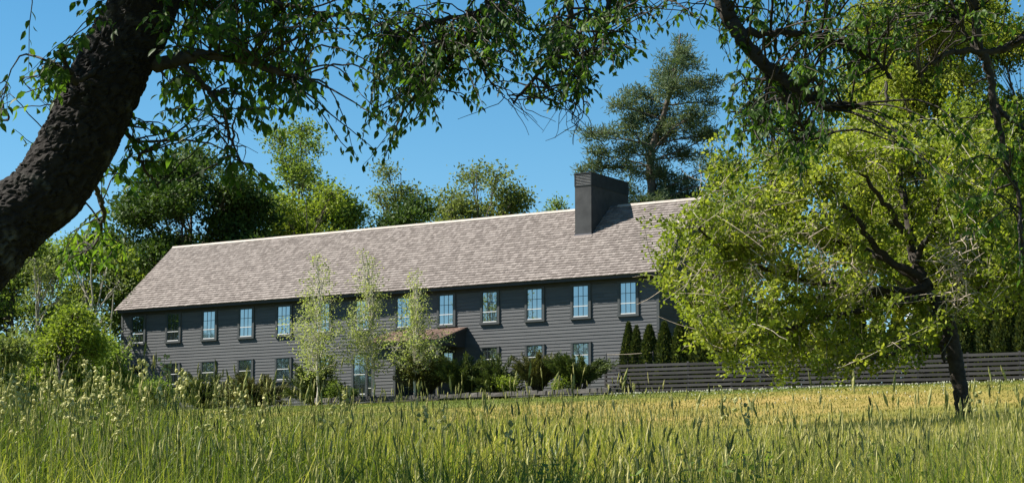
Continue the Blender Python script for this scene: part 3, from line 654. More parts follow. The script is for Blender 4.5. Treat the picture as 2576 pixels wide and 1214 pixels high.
back = np.array([-fd[1], fd[0], 0])*(1 if -fd[1]*0+fd[0]*1 > 0 else -1)
tus = [1584, 1604, 1636, 1675, 1711, 1742, 1775]
tlab = ['short slim clipped conifer, first of the row by the house wall', 'slim clipped conifer, second of the row by the house wall', 'shorter rounded conifer, third of the row by the house wall', 'tall dark conifer in front of the house corner', 'dark conifer just right of the house corner']
ORD = 'first second third fourth fifth sixth seventh eighth ninth tenth eleventh twelfth thirteenth fourteenth fifteenth sixteenth seventeenth eighteenth nineteenth twentieth'.split()
ORD += ['twenty-'+o_ for o_ in ORD[:9]]+['thirtieth']
ts = []
for u in tus:
    a = (u-UC)/FPX; o_ = F0+back*1.3; t = (o_[0]-a*o_[1])/(a*fd[1]-fd[0]); ts.append(t)
while ts[-1] < flen-1: ts.append(ts[-1]+1.0)
for i, t in enumerate(ts):
    p = F0+fd*t+back*(1.3+random.uniform(-.12, .12)); o = empty('arborvitae', (p[0], p[1], float(ground_z(p[0], p[1]))), random.uniform(0, 6.28))
    sc = random.uniform(.93, 1.08)*(.88 if i == 2 else 1)
    o.scale = (sc*random.uniform(1.0, 1.25)*(.70 if i < 2 else 1), sc*(.85 if i < 2 else 1.1), sc)
    tag(o, tlab[i] if i < len(tlab) else ORD[i-5]+' hedge conifer behind the slatted fence, counted from the house corner', 'conifer', 'conifer hedge behind the fence' if i >= len(tlab) else 'conifers by the house corner')
    for nm, me in (('foliage', TM[i % 3]), ('trunk', tmesh)):
        c = bpy.data.objects.new(nm, me); COL.objects.link(c); c.parent = o
        if nm == 'foliage': c['kind'] = 'stuff'
wf = empty('wire_fence', tuple(np.append(col_at(1523, 1.5)[:2], 5.36)), -YAW); tag(wf, 'thin black wire fence with slim posts against the house wall', 'fence')
for x in (0, 2.6): MB().tube([(x,0,-.1),(x,0,2.0)], .022, 6).build('post', M['metal'], wf)
MB().tube([(0,0,1.92),(1.3,0,1.90),(2.6,0,1.93)], .014, 6).build('top_rail', M['deadtwig'], wf)
mesh_ = MB()
for k in range(9): mesh_.tube([(0,0,.15+k*.2),(2.6,0,.15+k*.2)], .003, 3)
for k in range(12): mesh_.tube([(.2+k*.2,0,.1),(.2+k*.2,0,1.9)], .003, 3)
mesh_.build('wire_mesh', M['metal'], wf)

# grey roofed outbuilding glimpsed through the leaves at the right edge
ob = empty('outbuilding', (26.3, 104.0, 5.36), -YAW); tag(ob, 'grey roofed outbuilding glimpsed through leaves at the right edge', 'building')
o_w = MB().box(-5, 5, 0, 6, -.3, 4.6).build('wall', M['board'], ob)
for i in range(26): clap(-4.98, 4.98, 0, i*EXP, o_w)
rr_ = MB(); rr_.hexa([(-5.3,-.4,4.4),(5.3,-.4,4.4),(5.3,3,7.4),(-5.3,3,7.4),(-5.3,-.4,4.55),(5.3,-.4,4.55),(5.3,3,7.55),(-5.3,3,7.55)]); rr_.hexa([(-5.3,3,7.402),(5.3,3,7.402),(5.3,6.4,4.4),(-5.3,6.4,4.4),(-5.3,3,7.552),(5.3,3,7.552),(5.3,6.4,4.55),(-5.3,6.4,4.55)])
rr_.build('roof', M['greyroof'], ob)
o_d = MB().box(-.6, .6, -.06, -.037, 0, 2.1).build('door', M['trim'], ob); MB().tube([(.4,-.08,1.0),(.4,-.08,1.15)], .02, 6).build('handle', M['metal'], o_d)

# ------------------------------------------------------------------ old apple tree at the right
def apple():
    rng = np.random.default_rng(90); Y = 40
    b = at(2428, 1070, Y); base = np.array([b[0], Y, float(ground_z(b[0], Y))])
    root = empty('apple_tree', tuple(base)); tag(root, 'spreading old apple tree with dark leaning trunk before the fence', 'apple tree')
    tr = curve([base-np.array([-.03,0,.15]), at(2424, 1040, Y), at(2412, 960, Y), at(2398, 880, Y), at(2388, 825, Y), at(2362, 770, Y), at(2330, 720, Y)], 10, .006, rng)
    rad = np.interp(np.linspace(0, 1, len(tr)), [0,.08,.2,.5,.75,1], [.27,.19,.165,.155,.148,.10])
    v, f = tube_np(tr, rad, 16); nrm = rng.normal(0, .012, len(v)); ctr = np.repeat(tr, 16, axis=0); v = v+(v-ctr)/(np.linalg.norm(v-ctr, axis=1)[:, None])*nrm[:, None]
    link('trunk', np_mesh('trunk', v-base, f, smooth=True), M['bark'], root)
    A = lambda pts, dy=0: [at(u, v_, Y+dy*i/max(1, len(pts)-1)) for i, (u, v_) in enumerate(pts)]
    L = [(A([(2335,725),(2300,660),(2284,560),(2262,430),(2240,300),(2225,200)],1.5), .10, .02), (A([(2320,700),(2220,640),(2150,545),(2090,480),(2020,420)],-1.0), .075, .015),
         (A([(2292,610),(2230,520),(2170,440),(2130,380)],-1.2), .06, .012), (A([(2345,745),(2220,770),(2050,805),(1920,850),(1800,880)],-2.2), .07, .012),
         (A([(2335,730),(2180,725),(2000,700),(1850,640),(1720,560)],-1.6), .075, .012), (A([(2350,750),(2150,740),(1950,760),(1780,770),(1680,740)],1.8), .07, .012),
         (A([(2372,790),(2440,740),(2520,700),(2620,690)],-1), .08, .02), (A([(2365,775),(2440,660),(2480,540),(2500,430)],1.2), .07, .015),
         (A([(2340,730),(2200,640),(2060,590),(1900,540),(1800,480)],2.2), .07, .012), (A([(2392,838),(2372,855),(2368,880),(2376,905)],-.2), .05, .03),
         (A([(2300,660),(2350,560),(2370,450),(2390,330)],-1.4), .06, .012), (A([(2360,775),(2300,860),(2200,900),(2080,930)],-1.8), .05, .01)]
    LC = []
    for p, r0, r1 in L:
        c = curve(p, 8, .025, rng); LC.append(c); v, f = tube_np(c, np.linspace(r0*1.25, r1*1.25, len(c)), 8)
        link('limb', np_mesh('limb', v-base, f, smooth=True), M['bark'], root)
    lob = [(1640,565,24,20),(1690,560,30,14),(1745,655,60,50),(1715,735,36,40),(1760,790,90,60),(1800,700,90,70),(1850,570,70,70),(1900,640,110,70),(1900,760,110,70),(1880,860,110,50),(1960,900,110,45),(1980,560,110,80),(2040,660,120,80),(2040,780,120,80),(2060,880,120,60),(2150,600,120,80),(2180,720,130,80),(2180,830,120,60),(2150,920,100,30),(2300,640,120,90),(2320,760,110,70),(2310,850,80,40),(2440,640,120,90),(2450,760,110,70),(2540,700,90,90),(2540,580,90,90),(1920,450,100,70),(2050,440,110,80),(2180,450,120,80),(2320,480,110,90),(2440,500,110,90),(1870,480,60,70),(2240,350,110,80),(2380,380,100,80),(2490,380,100,80),(1680,690,26,20),(1665,640,22,20),(1770,530,24,20),(1790,860,50,22),(1830,925,40,18),(1840,380,40,40),(2080,350,80,50),(2180,300,60,50),(1960,370,60,50),(1990,950,40,20),(1930,935,40,18),(1830,420,30,30)]
    LU = np.array([(u, v_) for seg in ([(2335,725),(2300,660),(2284,560),(2262,430)], [(2320,700),(2220,640),(2150,545),(2090,480)], [(2292,610),(2230,520),(2170,440)]) for (a_, b_) in zip(seg[:-1], seg[1:]) for t in np.linspace(0, 1, 6) for (u, v_) in [(a_[0]+(b_[0]-a_[0])*t, a_[1]+(b_[1]-a_[1])*t)]])
    allp = np.concatenate(LC); br, dead, P, D, T = [], [], [], [], []
    for (u, v_, ru, rv) in lob:
        for k in range(max(3, int(ru*rv/300))):
            dv = rng.normal(0, .62, 3); y = Y+dv[1]*2.4+rng.uniform(-1.2, 1.2)
            e = at(u+dv[0]*ru, v_-dv[2]*rv, y); 
            eu, ev = u+dv[0]*ru, v_-dv[2]*rv
            if y < Y+.6 and min(np.hypot(LU[:, 0]-eu, LU[:, 1]-ev)) < 30: continue
            i = np.argmin(np.linalg.norm(allp-e, axis=1)+rng.uniform(0, .9, len(allp))); s0 = allp[i]
            tw = curve([s0, (s0+e)/2+rng.normal(0, .12, 3)+np.array([0,0,.08]), e], 5, .01, rng); br.append((tw, np.linspace(.013, .004, len(tw))))
            n = int(rng.uniform(20, 46)); cl = rng.random()**1.3
            for t in np.linspace(.22, 1.05, 5):
                p = tw[min(len(tw)-1, int(t*(len(tw)-1)))]; m = n//2
                P.append(p+rng.normal(0, .080, (m, 3))); D.append(rng.normal(0, .8, (m, 3))+np.array([0, 0, .25])); T.append(np.clip(cl*.6+rng.random(m)*.4, 0, 1))
            if rng.random() < .22:
                for _ in range(3):
                    q = s0+(e-s0)*rng.uniform(.2, .9); g = q+rng.normal(0, .35, 3); dead.append((curve([q, (q+g)/2+rng.normal(0, .05, 3), g], 3), np.linspace(.008, .003, 10)))
    # bare dead twigs in a tangle right of the middle of the crown and along its left edge
    for (u, v_, ru, rv, n) in ((2400,640,70,60,70),(2420,720,50,50,40),(2120,690,90,40,50),(1950,610,120,60,60),(1840,720,80,50,40),(1880,520,60,50,40)):
        for _ in range(n):
            q = at(u+rng.uniform(-ru, ru), v_+rng.uniform(-rv, rv), Y-1.5+rng.uniform(-.8, .8)); g = q+np.array([rng.normal(0, .3), rng.normal(0, .2), rng.normal(-.15, .25)])
            dead.append((curve([q, (q+g)/2+rng.normal(0, .06, 3), g], 3), np.linspace(.014, .004, 10)))
    bv, bf = tubes_mesh('t', br, 4); link('twigs', np_mesh('twigs', bv-base, bf, smooth=True), M['palebark'], root)
    dead = [(p, np.interp(np.linspace(0, 1, len(p)), np.linspace(0, 1, len(r)), r)) for p, r in dead]
    bv, bf = tubes_mesh('t', dead, 3); tag(link('dead_twigs', np_mesh('dead_twigs', bv-base, bf, smooth=True), M['deadtwig'], root), kind='stuff')
    V, F = leaf_quads(np.concatenate(P), np.concatenate(D), .092, .66, rng=rng)
    tag(link('crown', np_mesh('crown', V-base, F, np.repeat(np.concatenate(T), 2)), M['leaf_apple'], root), kind='stuff')
apple()

# ------------------------------------------------------------------ the big leaning tree in front
LEAF_V = np.array([(0,0,0),(-.5,.28,.06),(0,.30,-.02),(.5,.28,.06),(-.46,.60,.04),(0,.62,-.05),(.46,.60,.04),(0,1,-.16)])
LEAF_F = [(0,2,1),(0,3,2),(1,2,5),(1,5,4),(2,3,6),(2,6,5),(4,5,7),(5,6,7)]
def leaning():
    rng = np.random.default_rng(3); Y = 12.0
    g = at(-430, 1200, Y); base = np.array([g[0], Y, float(ground_z(g[0], Y))])
    root = empty('leaning_tree', tuple(base)); tag(root, 'thick dark leaning tree trunk with overhanging boughs framing the view', 'tree')
    tr = curve([base-np.array([.05,0,.15]), at(-330, 1050, Y), at(-180, 810, Y), at(-20, 612, Y), at(50, 537, Y), at(114, 482, Y), at(184, 377, Y), at(242, 265, Y), at(300, 135, Y), at(354, 23, Y), at(400, -90, Y), at(430, -210, Y), at(470, -420, Y+.3), at(560, -650, Y+.6)], 34, 0)
    seg = np.concatenate([[0], np.cumsum(np.linalg.norm(np.diff(tr, axis=0), axis=1))]); tot = seg[-1]
    n = 460; s = np.linspace(0, tot, n); tr = np.stack([np.interp(s, seg, tr[:, k]) for k in range(3)], 1)
    rad = np.interp(s/tot, [0,.06,.2,.42,.62,.78,1], [.42,.32,.255,.215,.212,.17,.07])
    SD = 88; v, f = tube_np(tr, rad, SD)
    # bark plates: cells on the (length, girth) sheet, raised between furrows
    th = np.tile(np.arange(SD)/SD, n); ss = np.repeat(s, SD); G_ = 1.5
    nf = 2300; fp = np.stack([rng.uniform(0, tot, nf), rng.uniform(0, G_, nf)], 1); fp = np.concatenate([fp, fp+[0, G_], fp-[0, G_]])
    jit = .018*np.stack([np.sin(ss*38+th*40), np.sin(ss*31-th*57)], 1)
    q = np.stack([ss, th*G_], 1)+jit; plate = np.zeros(len(q)); hgt = rng.uniform(.4, 1, nf); hgt = np.tile(hgt, 3)
    for i in range(0, len(q), 2000):
        d = np.abs(q[i:i+2000, None]-fp[None]); dd = np.sqrt((d[..., 0]*.45)**2+d[..., 1]**2); ix = np.argpartition(dd, 2, axis=1)[:, :2]
        d2 = np.take_along_axis(dd, ix, 1); o = np.argsort(d2, 1); d2 = np.take_along_axis(d2, o, 1); ix = np.take_along_axis(ix, o, 1)
        plate[i:i+2000] = np.clip((d2[:, 1]-d2[:, 0])/.013, 0, 1)*hgt[ix[:, 0]]
    ctr = np.repeat(tr, SD, axis=0); dr = v-ctr; rl = np.linalg.norm(dr, axis=1)[:, None]; nn = dr/rl
    big = .055*np.sin(ss*2.1+th*6.28*2)*.4+.03*np.sin(ss*5.3+th*6.28*3+1)*.5
    v = ctr+nn*(rl+(plate*.021+big*.4+rng.normal(0, .0025, len(v)))[:, None])
    me = np_mesh('trunk', v-base, f, smooth=False); a = me.attributes.new('plate', 'FLOAT', 'POINT'); a.data.foreach_set('value', plate.astype(np.float32))
    link('trunk', me, M['plates'], root)
    A = lambda pts, y0, y1: [at(u, v_, y0+(y1-y0)*i/max(1, len(pts)-1)) for i, (u, v_) in enumerate(pts)]
    L = [  # (path, start radius, end radius)
        (A([(395,165),(450,150),(530,140),(640,158),(745,195)], 12, 11.6), .050, .018),                      # limb right of the trunk
        (A([(450,150),(510,210),(545,255),(575,330),(590,400)], 11.9, 11.7), .022, .006),
        (A([(430,-210),(640,-170),(860,-150),(1100,-120),(1320,-130),(1560,-150),(1820,-130),(2050,-160),(2300,-140),(2460,-90),(2640,-60)], 12.0, 12.6), .11, .045),   # great bough above the view
        (A([(470,-420),(760,-520),(1100,-480),(1500,-520),(1900,-430)], 12.3, 13.5), .10, .03),
        (A([(1320,-130),(1310,-40),(1262,20),(1215,70),(1130,150),(1060,215)], 12.2, 12.0), .030, .007),
        (A([(1310,-40),(1240,25),(1130,45),(1010,85),(960,60)], 12.2, 12.6), .024, .007),
        (A([(1440,-140),(1436,20),(1420,110),(1350,190),(1290,260)], 12.3, 12.6), .028, .007),
        (A([(1230,-125),(1226,0),(1222,90),(1212,170)], 12.1, 12.2), .020, .006),
        (A([(1560,-150),(1530,10),(1505,90),(1460,200)], 12.4, 12.0), .020, .006),
        (A([(1780,-130),(1815,0),(1845,65),(1900,140),(1965,195),(2030,240),(2085,267),(2150,265)], 12.5, 12.0), .058, .026),     # stout bare-ended bough
        (A([(1850,70),(1920,85),(1990,84),(2080,100),(2170,135),(2215,165),(2240,200)], 12.4, 12.3), .028, .010),
        (A([(2460,-90),(2448,0),(2458,100),(2488,180),(2500,260),(2520,360),(2540,440),(2562,500),(2570,640)], 12.5, 12.4), .036, .010),
        (A([(2640,60),(2560,105),(2490,132),(2400,130),(2345,160),(2310,195)], 12.6, 12.3), .032, .008),
        (A([(2500,260),(2540,300),(2600,340)], 12.5, 12.4), .02, .008), (A([(2470,150),(2420,70),(2400,20),(2380,-120)], 12.5, 12.6), .016, .012),
        (A([(1965,195),(1985,260),(2010,310),(2035,350)], 12.3, 12.1), .014, .004), (A([(1930,165),(1925,240),(1910,330)], 12.3, 12.2), .012, .004),
        (A([(300,135),(200,200),(150,165),(110,150)], 11.9, 11.4), .022, .006), (A([(190,210),(165,160),(150,130)], 11.7, 11.5), .02, .012),
        (A([(184,377),(240,470),(260,540),(240,610),(200,650)], 12.2, 15), .022, .006), (A([(242,265),(330,350),(360,420),(400,470)], 12.2, 12.6), .02, .005),
        (A([(354,23),(520,-20),(700,10),(850,40)], 12.1, 12.5), .034, .008), (A([(-180,810),(-260,600),(-200,400),(-90,310),(20,300)], 11.8, 11.6), .03, .005)]
    L.append((A([(430,-210),(220,-330),(-80,-420),(-400,-400)], 12, 12.4), .07, .02))  # unseen limb, added to carry the leaves that shade the trunk
    LC = []
    for p, r0, r1 in L:
        c = curve(p, 9, .006, rng); LC.append(c); vv, ff = tube_np(c, np.linspace(r0, r1, len(c)), 8)
        vv = vv+rng.normal(0, .0018, vv.shape); link('limb', np_mesh('limb', vv-base, ff, smooth=True), M['bark'], root)
    allp = np.concatenate(LC)
    cl = [(120,195,60,32),(165,235,45,30),(185,120,40,35),(225,30,30,40),(15,300,45,35),(60,215,40,25),
        (450,60,60,60),(540,60,80,50),(600,120,90,45),(520,110,80,40),(690,240,100,45),(620,215,90,40),(560,185,80,40),(760,235,60,50),(470,235,70,50),(440,310,60,45),(650,310,70,35),(410,400,60,40),(330,440,50,40),(390,90,40,60),(700,180,60,30),
        (620,20,90,35),(740,35,80,40),(830,60,60,45),(930,30,70,35),(900,90,40,30),
        (980,110,90,60),(930,170,70,45),(1020,190,100,60),(1000,270,80,45),(970,325,60,40),(935,390,45,40),(1100,190,80,60),(1090,290,45,40),(1060,120,80,60),(1160,80,100,60),(1150,160,80,50),(1260,60,100,60),(1260,150,90,50),(1330,100,100,60),(1340,200,80,50),(1220,240,60,30),(1400,60,100,60),(1430,150,80,60),(1440,235,70,40),(1380,255,50,30),(1520,50,80,50),(1530,130,60,40),(1610,50,60,50),(1640,100,50,40),(1580,170,40,30),(1490,200,50,40),
        (1800,70,50,50),(1790,20,40,40),(1890,30,90,45),(1870,120,60,60),(1870,220,55,60),(1930,270,70,60),(1880,320,60,60),(1960,350,70,60),(2000,130,100,60),(2080,60,100,60),(2060,180,90,60),(2020,260,70,50),(2140,120,90,60),(2200,60,90,50),(2010,420,50,50),(1850,390,40,50),(2130,200,60,40),(2100,300,50,40),(2060,340,50,40),(2180,180,60,40),(2250,120,60,40),
        (2300,30,100,45),(2420,25,100,40),(2530,40,70,50),(2540,130,50,40),(2376,335,60,50),(2330,370,50,40),(2445,500,70,50),(2400,450,50,40),(2545,450,45,70),(2490,400,40,60),(2460,560,50,40),(2550,640,40,60),(2340,240,40,30),(2530,300,50,50),
        (205,640,70,40),(285,665,45,35),(250,560,50,45),(150,690,40,30),(590,455,40,25),(680,465,40,20)]
    # the crown goes on above the view; these leaves are added to shade the trunk
    for _ in range(70): cl.append((rng.uniform(-100, 3000), rng.uniform(-560, -70), 130, 80))
    for _ in range(46): cl.append((rng.uniform(-500, 300), rng.uniform(-640, -260), 120, 80))
    BU = np.array([(a_[0]+(b_[0]-a_[0])*t, a_[1]+(b_[1]-a_[1])*t) for seg in ([(1815,0),(1845,65),(1900,140),(1965,195),(2030,240),(2085,267),(2150,265)], [(1850,70),(1990,84),(2170,135)], [(450,150),(530,140),(640,158),(745,195)], [(2345,160),(2400,130),(2490,132),(2570,100)]) for a_, b_ in zip(seg[:-1], seg[1:]) for t in np.linspace(0, 1, 5)])   # boughs that show bare
    br, LPt, LDr, LT, LS = [], [], [], [], []
    for ci, (u, v_, ru, rv) in enumerate(cl):
        low = (u < 320 and v_ > 540)
        k = max(2, int(ru*rv/255)) if v_ > -40 else int(ru*rv/900)
        if 860 < u < 2250 and v_ > 0: k = int(k*1.12)
        if 1770 < u < 1960 and v_ > 0: k = max(2, int(k*.75))
        if 1990 < u < 2260 and v_ > 0: k = max(2, int(k*.9))
        if u > 2260 and v_ > 0: k = max(2, int(k*.5))
        for _ in range(k):
            a, r_ = rng.uniform(0, 6.283), math.sqrt(rng.random()); y = (rng.uniform(13.5, 16) if low else rng.uniform(10.6, 13.8))
            eu, ev = u+math.cos(a)*r_*ru, v_+math.sin(a)*r_*rv
            if y < 12.7 and np.hypot(BU[:, 0]-eu, BU[:, 1]+22-ev).min() < 42: y += 1.6
            e = at(eu, ev, y)
            dist = np.linalg.norm((allp-e)*np.array([1, .7, 1]), axis=1)+np.where(allp[:, 2] < e[2]-.05, .5, 0); i = np.argmin(dist+rng.uniform(0, .55, len(allp))); s0 = allp[i]
            dl = np.linalg.norm(e-s0); mid = (s0+e)/2+rng.normal(0, .05, 3)+np.array([0, 0, .10*dl]); tw = curve([s0, mid, e], 6, .004, rng)
            br.append((tw, np.linspace(min(.010, .004+.004*dl), .0018, len(tw))))
            m = int(rng.uniform(9, 16)); tt = np.clip(1-np.linspace(0, .42, m)/max(.4, dl), .12, 1) if dl > .3 else np.linspace(.1, 1, m)
            p = np.stack([np.interp(tt*(len(tw)-1), np.arange(len(tw)), tw[:, c_]) for c_ in range(3)], 1)
            dirn = tw[-1]-tw[-3]; dirn /= np.linalg.norm(dirn)+1e-9; sd = np.cross(dirn, [0, 0, 1]); sd /= np.linalg.norm(sd)+1e-9
            sgn = np.where(np.arange(m) % 2 == 0, 1, -1)[:, None]
            d = dirn*.55+sd*sgn*.6+np.array([0, 0, -.75])+rng.normal(0, .3, (m, 3)); LPt.append(p+rng.normal(0, .012, (m, 3))); LDr.append(d)
            c0 = rng.random()*.5; LT.append(np.clip(c0+rng.random(m)*.5+(.25 if low else 0), 0, 1)); LS.append(rng.uniform(.052, .086, m)*(1.0 if u < 850 else .76))
    # bare hanging twigs
    for (u, v_, n) in ((570,350,8),(500,330,6),(1290,290,9),(1430,300,10),(1450,330,8),(1690,60,6),(40,260,6),(1960,380,10),(590,420,5)):
        for _ in range(n):
            q = at(u+rng.uniform(-30, 30), v_-rng.uniform(20, 60), rng.uniform(11.5, 12.8)); i = np.argmin(np.linalg.norm(allp-q, axis=1)); s0 = allp[i]
            g_ = q+np.array([rng.normal(0, .14), rng.normal(0, .1), -rng.uniform(.05, .25)]); c = curve([s0, (s0+q)/2+rng.normal(0, .03, 3), q, g_], 5, .004, rng); br.append((c, np.linspace(.006, .0014, len(c))))
    bv, bf = tubes_mesh('t', br, 4); link('twigs', np_mesh('twigs', bv-base, bf, smooth=True), M['bark'], root)
    P = np.concatenate(LPt); D = np.concatenate(LDr); T = np.concatenate(LT); S = np.concatenate(LS); D /= np.linalg.norm(D, axis=1)[:, None]
    rr = rng.normal(size=P.shape)*.6+np.array([0, -.2, .8]); X = np.cross(D, rr); X /= np.linalg.norm(X, axis=1)[:, None]; Z = np.cross(X, D)
    asp = rng.uniform(.36, .50, len(P))
    # the 300 leaves that show largest are leaves of their own
    yc = P[:, 1]; uu = UC+P[:, 0]/(P[:, 1]*math.cos(PITCH)+P[:, 2]*math.sin(PITCH))*FPX
    vv_ = VC-(-P[:, 1]*math.sin(PITCH)+P[:, 2]*math.cos(PITCH))/(P[:, 1]*math.cos(PITCH)+P[:, 2]*math.sin(PITCH))*FPX
    inside = (uu > 5) & (uu < 2570) & (vv_ > 5) & (vv_ < 1000); big_ = np.argsort(np.where(inside, -S/yc, 1))[:300]
    lm = []
    for k in range(5):
        me = np_mesh('leaf', LEAF_V, np.array(LEAF_F), np.full(8, .1+k*.2), True); me.materials.append(M['leaf_near']); lm.append(me)
    from mathutils import Matrix
    for i in big_:
        o = bpy.data.objects.new('leaf', lm[int(T[i]*4.99)]); COL.objects.link(o); o.parent = root
        mt = Matrix(((X[i,0]*S[i]*asp[i], D[i,0]*S[i], Z[i,0]*S[i], P[i,0]-base[0]), (X[i,1]*S[i]*asp[i], D[i,1]*S[i], Z[i,1]*S[i], P[i,1]-base[1]), (X[i,2]*S[i]*asp[i], D[i,2]*S[i], Z[i,2]*S[i], P[i,2]-base[2]), (0,0,0,1)))
        o.matrix_local = mt
    keep = np.ones(len(P), bool); keep[big_] = False
    P, D, X, Z, S, T, asp = P[keep], D[keep], X[keep], Z[keep], S[keep], T[keep], asp[keep]; n = len(P)
    V = P[:, None]+S[:, None, None]*(X[:, None]*(LEAF_V[None, :, 0, None]*asp[:, None, None])+D[:, None]*LEAF_V[None, :, 1, None]+Z[:, None]*LEAF_V[None, :, 2, None])
    F = (np.arange(n)[:, None, None]*8+np.array(LEAF_F)[None]).reshape(-1, 3)
    tag(link('foliage', np_mesh('foliage', V.reshape(-1, 3)-base, F, np.repeat(T, 8), True), M['leaf_near'], root), kind='stuff')
    print('near leaves', n)
leaning()

# ------------------------------------------------------------------ meadow grass, seed heads, lawn
def scatter(n, y0, y1, rng, margin=1.12, pw=1.0):
    y = y0+(y1-y0)*rng.random(n)**pw; hw = UC/FPX*y*margin+.6; return rng.uniform(-1, 1, n)*hw, y
def blades(n, y0, y1, h0, h1, wd, seed, pw=1.0, hfun=None, tint=None, seg=3, bend=.35):
    rng = np.random.default_rng(seed); x, y = scatter(n, y0, y1, rng, pw=pw); z = ground_z(x, y)
    h = rng.uniform(h0, h1, n)*(hfun(x, y) if hfun else 1); a = rng.uniform(0, 6.283, n); b = bend*rng.uniform(.1, 1, n)**1.5*h; fa = rng.uniform(0, 6.283, n)
    w_ = wd*rng.uniform(.45, 1.55, n)*(.6+y/25)
    t = np.linspace(0, 1, seg+1); V = np.zeros((n, seg*2+1, 3))
    for i, tt in enumerate(t):
        cx = x+np.cos(a)*b*tt**2; cy = y+np.sin(a)*b*tt**2; cz = z-.03+h*tt*(1-.25*(b/h)*tt); ww = w_*(1-tt**1.6)*.5
        if i < seg:
            V[:, i*2] = np.stack([cx-np.cos(fa)*ww, cy-np.sin(fa)*ww, cz], 1); V[:, i*2+1] = np.stack([cx+np.cos(fa)*ww, cy+np.sin(fa)*ww, cz], 1)
        else: V[:, seg*2] = np.stack([cx, cy, cz], 1)
    f = []
    for i in range(seg-1): f += [(i*2, i*2+1, i*2+3), (i*2, i*2+3, i*2+2)]
    f.append((seg*2-2, seg*2-1, seg*2)); f = np.array(f); m = seg*2+1
    F = (np.arange(n)[:, None, None]*m+f[None]).reshape(-1, 3)
    tn = rng.random(n) if tint is None else tint(x, y, rng)
    return V.reshape(-1, 3), F, np.repeat(tn, len(f)), (x, y, z, h, a, b)
def patch(x, y): return .78+.30*np.sin(x*.9+1.3*np.sin(y*.5))*np.sin(y*.8+x*.35)+.10*np.clip(-x/3, -1, 1.5)
def gt(x, y, rng): return np.clip(.38+.22*np.sin(x*.7+y*.45)+rng.normal(0, .27, len(x))-.10*np.clip(-x/4, -1, 1)+.012*(y-12), 0, 1)
V, F, T, _ = blades(40000, 6.5, 24, .42, .98, .0115, 101, .8, patch, gt, 4, .75)
tag(link('tall_grass', np_mesh('tall_grass', V, F, T), M['grass']), 'tall uncut meadow grass across the foreground', 'grass', None, 'stuff')
V, F, T, _ = blades(56000, 22, 39.5, .20, .46, .0100, 102, .9, patch, lambda x, y, r: np.clip(gt(x, y, r)+.12, 0, 1), 2)
tag(link('short_grass', np_mesh('short_grass', V, F, T), M['grass']), 'shorter yellowing grass between the tall grass and the lawn', 'grass', None, 'stuff')
V, F, T, _ = blades(90000, 37, 99, .05, .12, .010, 103, 1.0, None, lambda x, y, r: np.clip(.10+.62*dryness(x, y)+r.normal(0, .14, len(x)), 0, 1), 2)
tag(link('lawn_grass', np_mesh('lawn_grass', V, F, T), M['lawn']), 'mown sunlit lawn below the house and the fence', 'grass', None, 'stuff')
V, F, T, _ = blades(2600, 7.5, 17, .45, .85, .026, 104, .9, patch, lambda x, y, r: np.clip(.25+r.normal(0, .15, len(x)), 0, 1), 5, 1.1)
tag(link('broad_grass', np_mesh('broad_grass', V, F, T), M['grass']), 'broad arching grass leaves low in the foreground', 'grass', None, 'stuff')
# stems with seed heads
def spindle(P, D, ln, rd, rng, seg=5, sides=5, rough=.25):
    n = len(P); D = D/np.linalg.norm(D, axis=1)[:, None]; r = rng.normal(size=(n, 3)); A = np.cross(D, r); A /= np.linalg.norm(A, axis=1)[:, None]; B = np.cross(D, A)
    t = np.linspace(0, 1, seg); pr = np.sin(np.clip(t*.94+.05, 0, 1)*math.pi)**.6; V = np.zeros((n, seg, sides, 3))
    for i in range(seg):
        for k in range(sides):
            th = 2*math.pi*k/sides+i*.5; rr = (rd*pr[i]*rng.uniform(1-rough, 1+rough, n))[:, None]
            V[:, i, k] = P+D*(ln*t[i])[:, None]+(A*math.cos(th)+B*math.sin(th))*rr
    i = np.arange(seg-1)[:, None]*sides; k = np.arange(sides)[None]; k2 = (k+1) % sides
    f = np.stack([i+k, i+k2, i+sides+k2, i+sides+k], -1).reshape(-1, 4); F = (np.arange(n)[:, None, None]*(seg*sides)+f[None]).reshape(-1, 4)
    return V.reshape(-1, 3), F
def stems(n, y0, y1, h0, h1, seed, hl, hr, pw=1, xr=None, hfun=None):
    rng = np.random.default_rng(seed); x, y = scatter(n, y0, y1, rng, pw=pw)
    if xr: x = rng.uniform(xr[0], xr[1], n)
    z = ground_z(x, y); h = rng.uniform(h0, h1, n)*(hfun(x, y) if hfun else 1); a = rng.uniform(0, 6.283, n); b = rng.uniform(.02, .20, n)*h; br = []
    tip = np.stack([x+np.cos(a)*b, y+np.sin(a)*b, z+h], 1); bs = np.stack([x, y, z-.03], 1); md = (tip+bs)/2-np.stack([np.cos(a)*b*.2, np.sin(a)*b*.2, 0*b], 1)
    V, F = [], []
    t3 = [bs, md, tip]; wv = .0022+.00010*y
    VV = np.zeros((n, 3, 3, 3))
    for i in range(3):
        for k in range(3):
            VV[:, i, k] = t3[i]+np.stack([np.cos(2.1*k)*wv, np.sin(2.1*k)*wv, 0*wv], 1)*(1-.35*i)
    f = []
    for i in range(2):
        for k in range(3): f.append((i*3+k, i*3+(k+1) % 3, i*3+3+(k+1) % 3, i*3+3+k))
    SF = (np.arange(n)[:, None, None]*9+np.array(f)[None]).reshape(-1, 4)
    D = tip-md; ln = rng.uniform(*hl, n); rd = rng.uniform(*hr, n)
    HV, HF = spindle(tip-D/np.linalg.norm(D, axis=1)[:, None]*.01, D+rng.normal(0, .06, D.shape), ln, rd, rng)
    tt = rng.random(n); Vt = np.concatenate([VV.reshape(-1, 3), HV]); Ft = np.concatenate([SF, HF+n*9])
    return Vt, Ft, np.concatenate([np.repeat(.25+tt*.3, 6), np.repeat(tt, len(HF)//n)]), tip, D
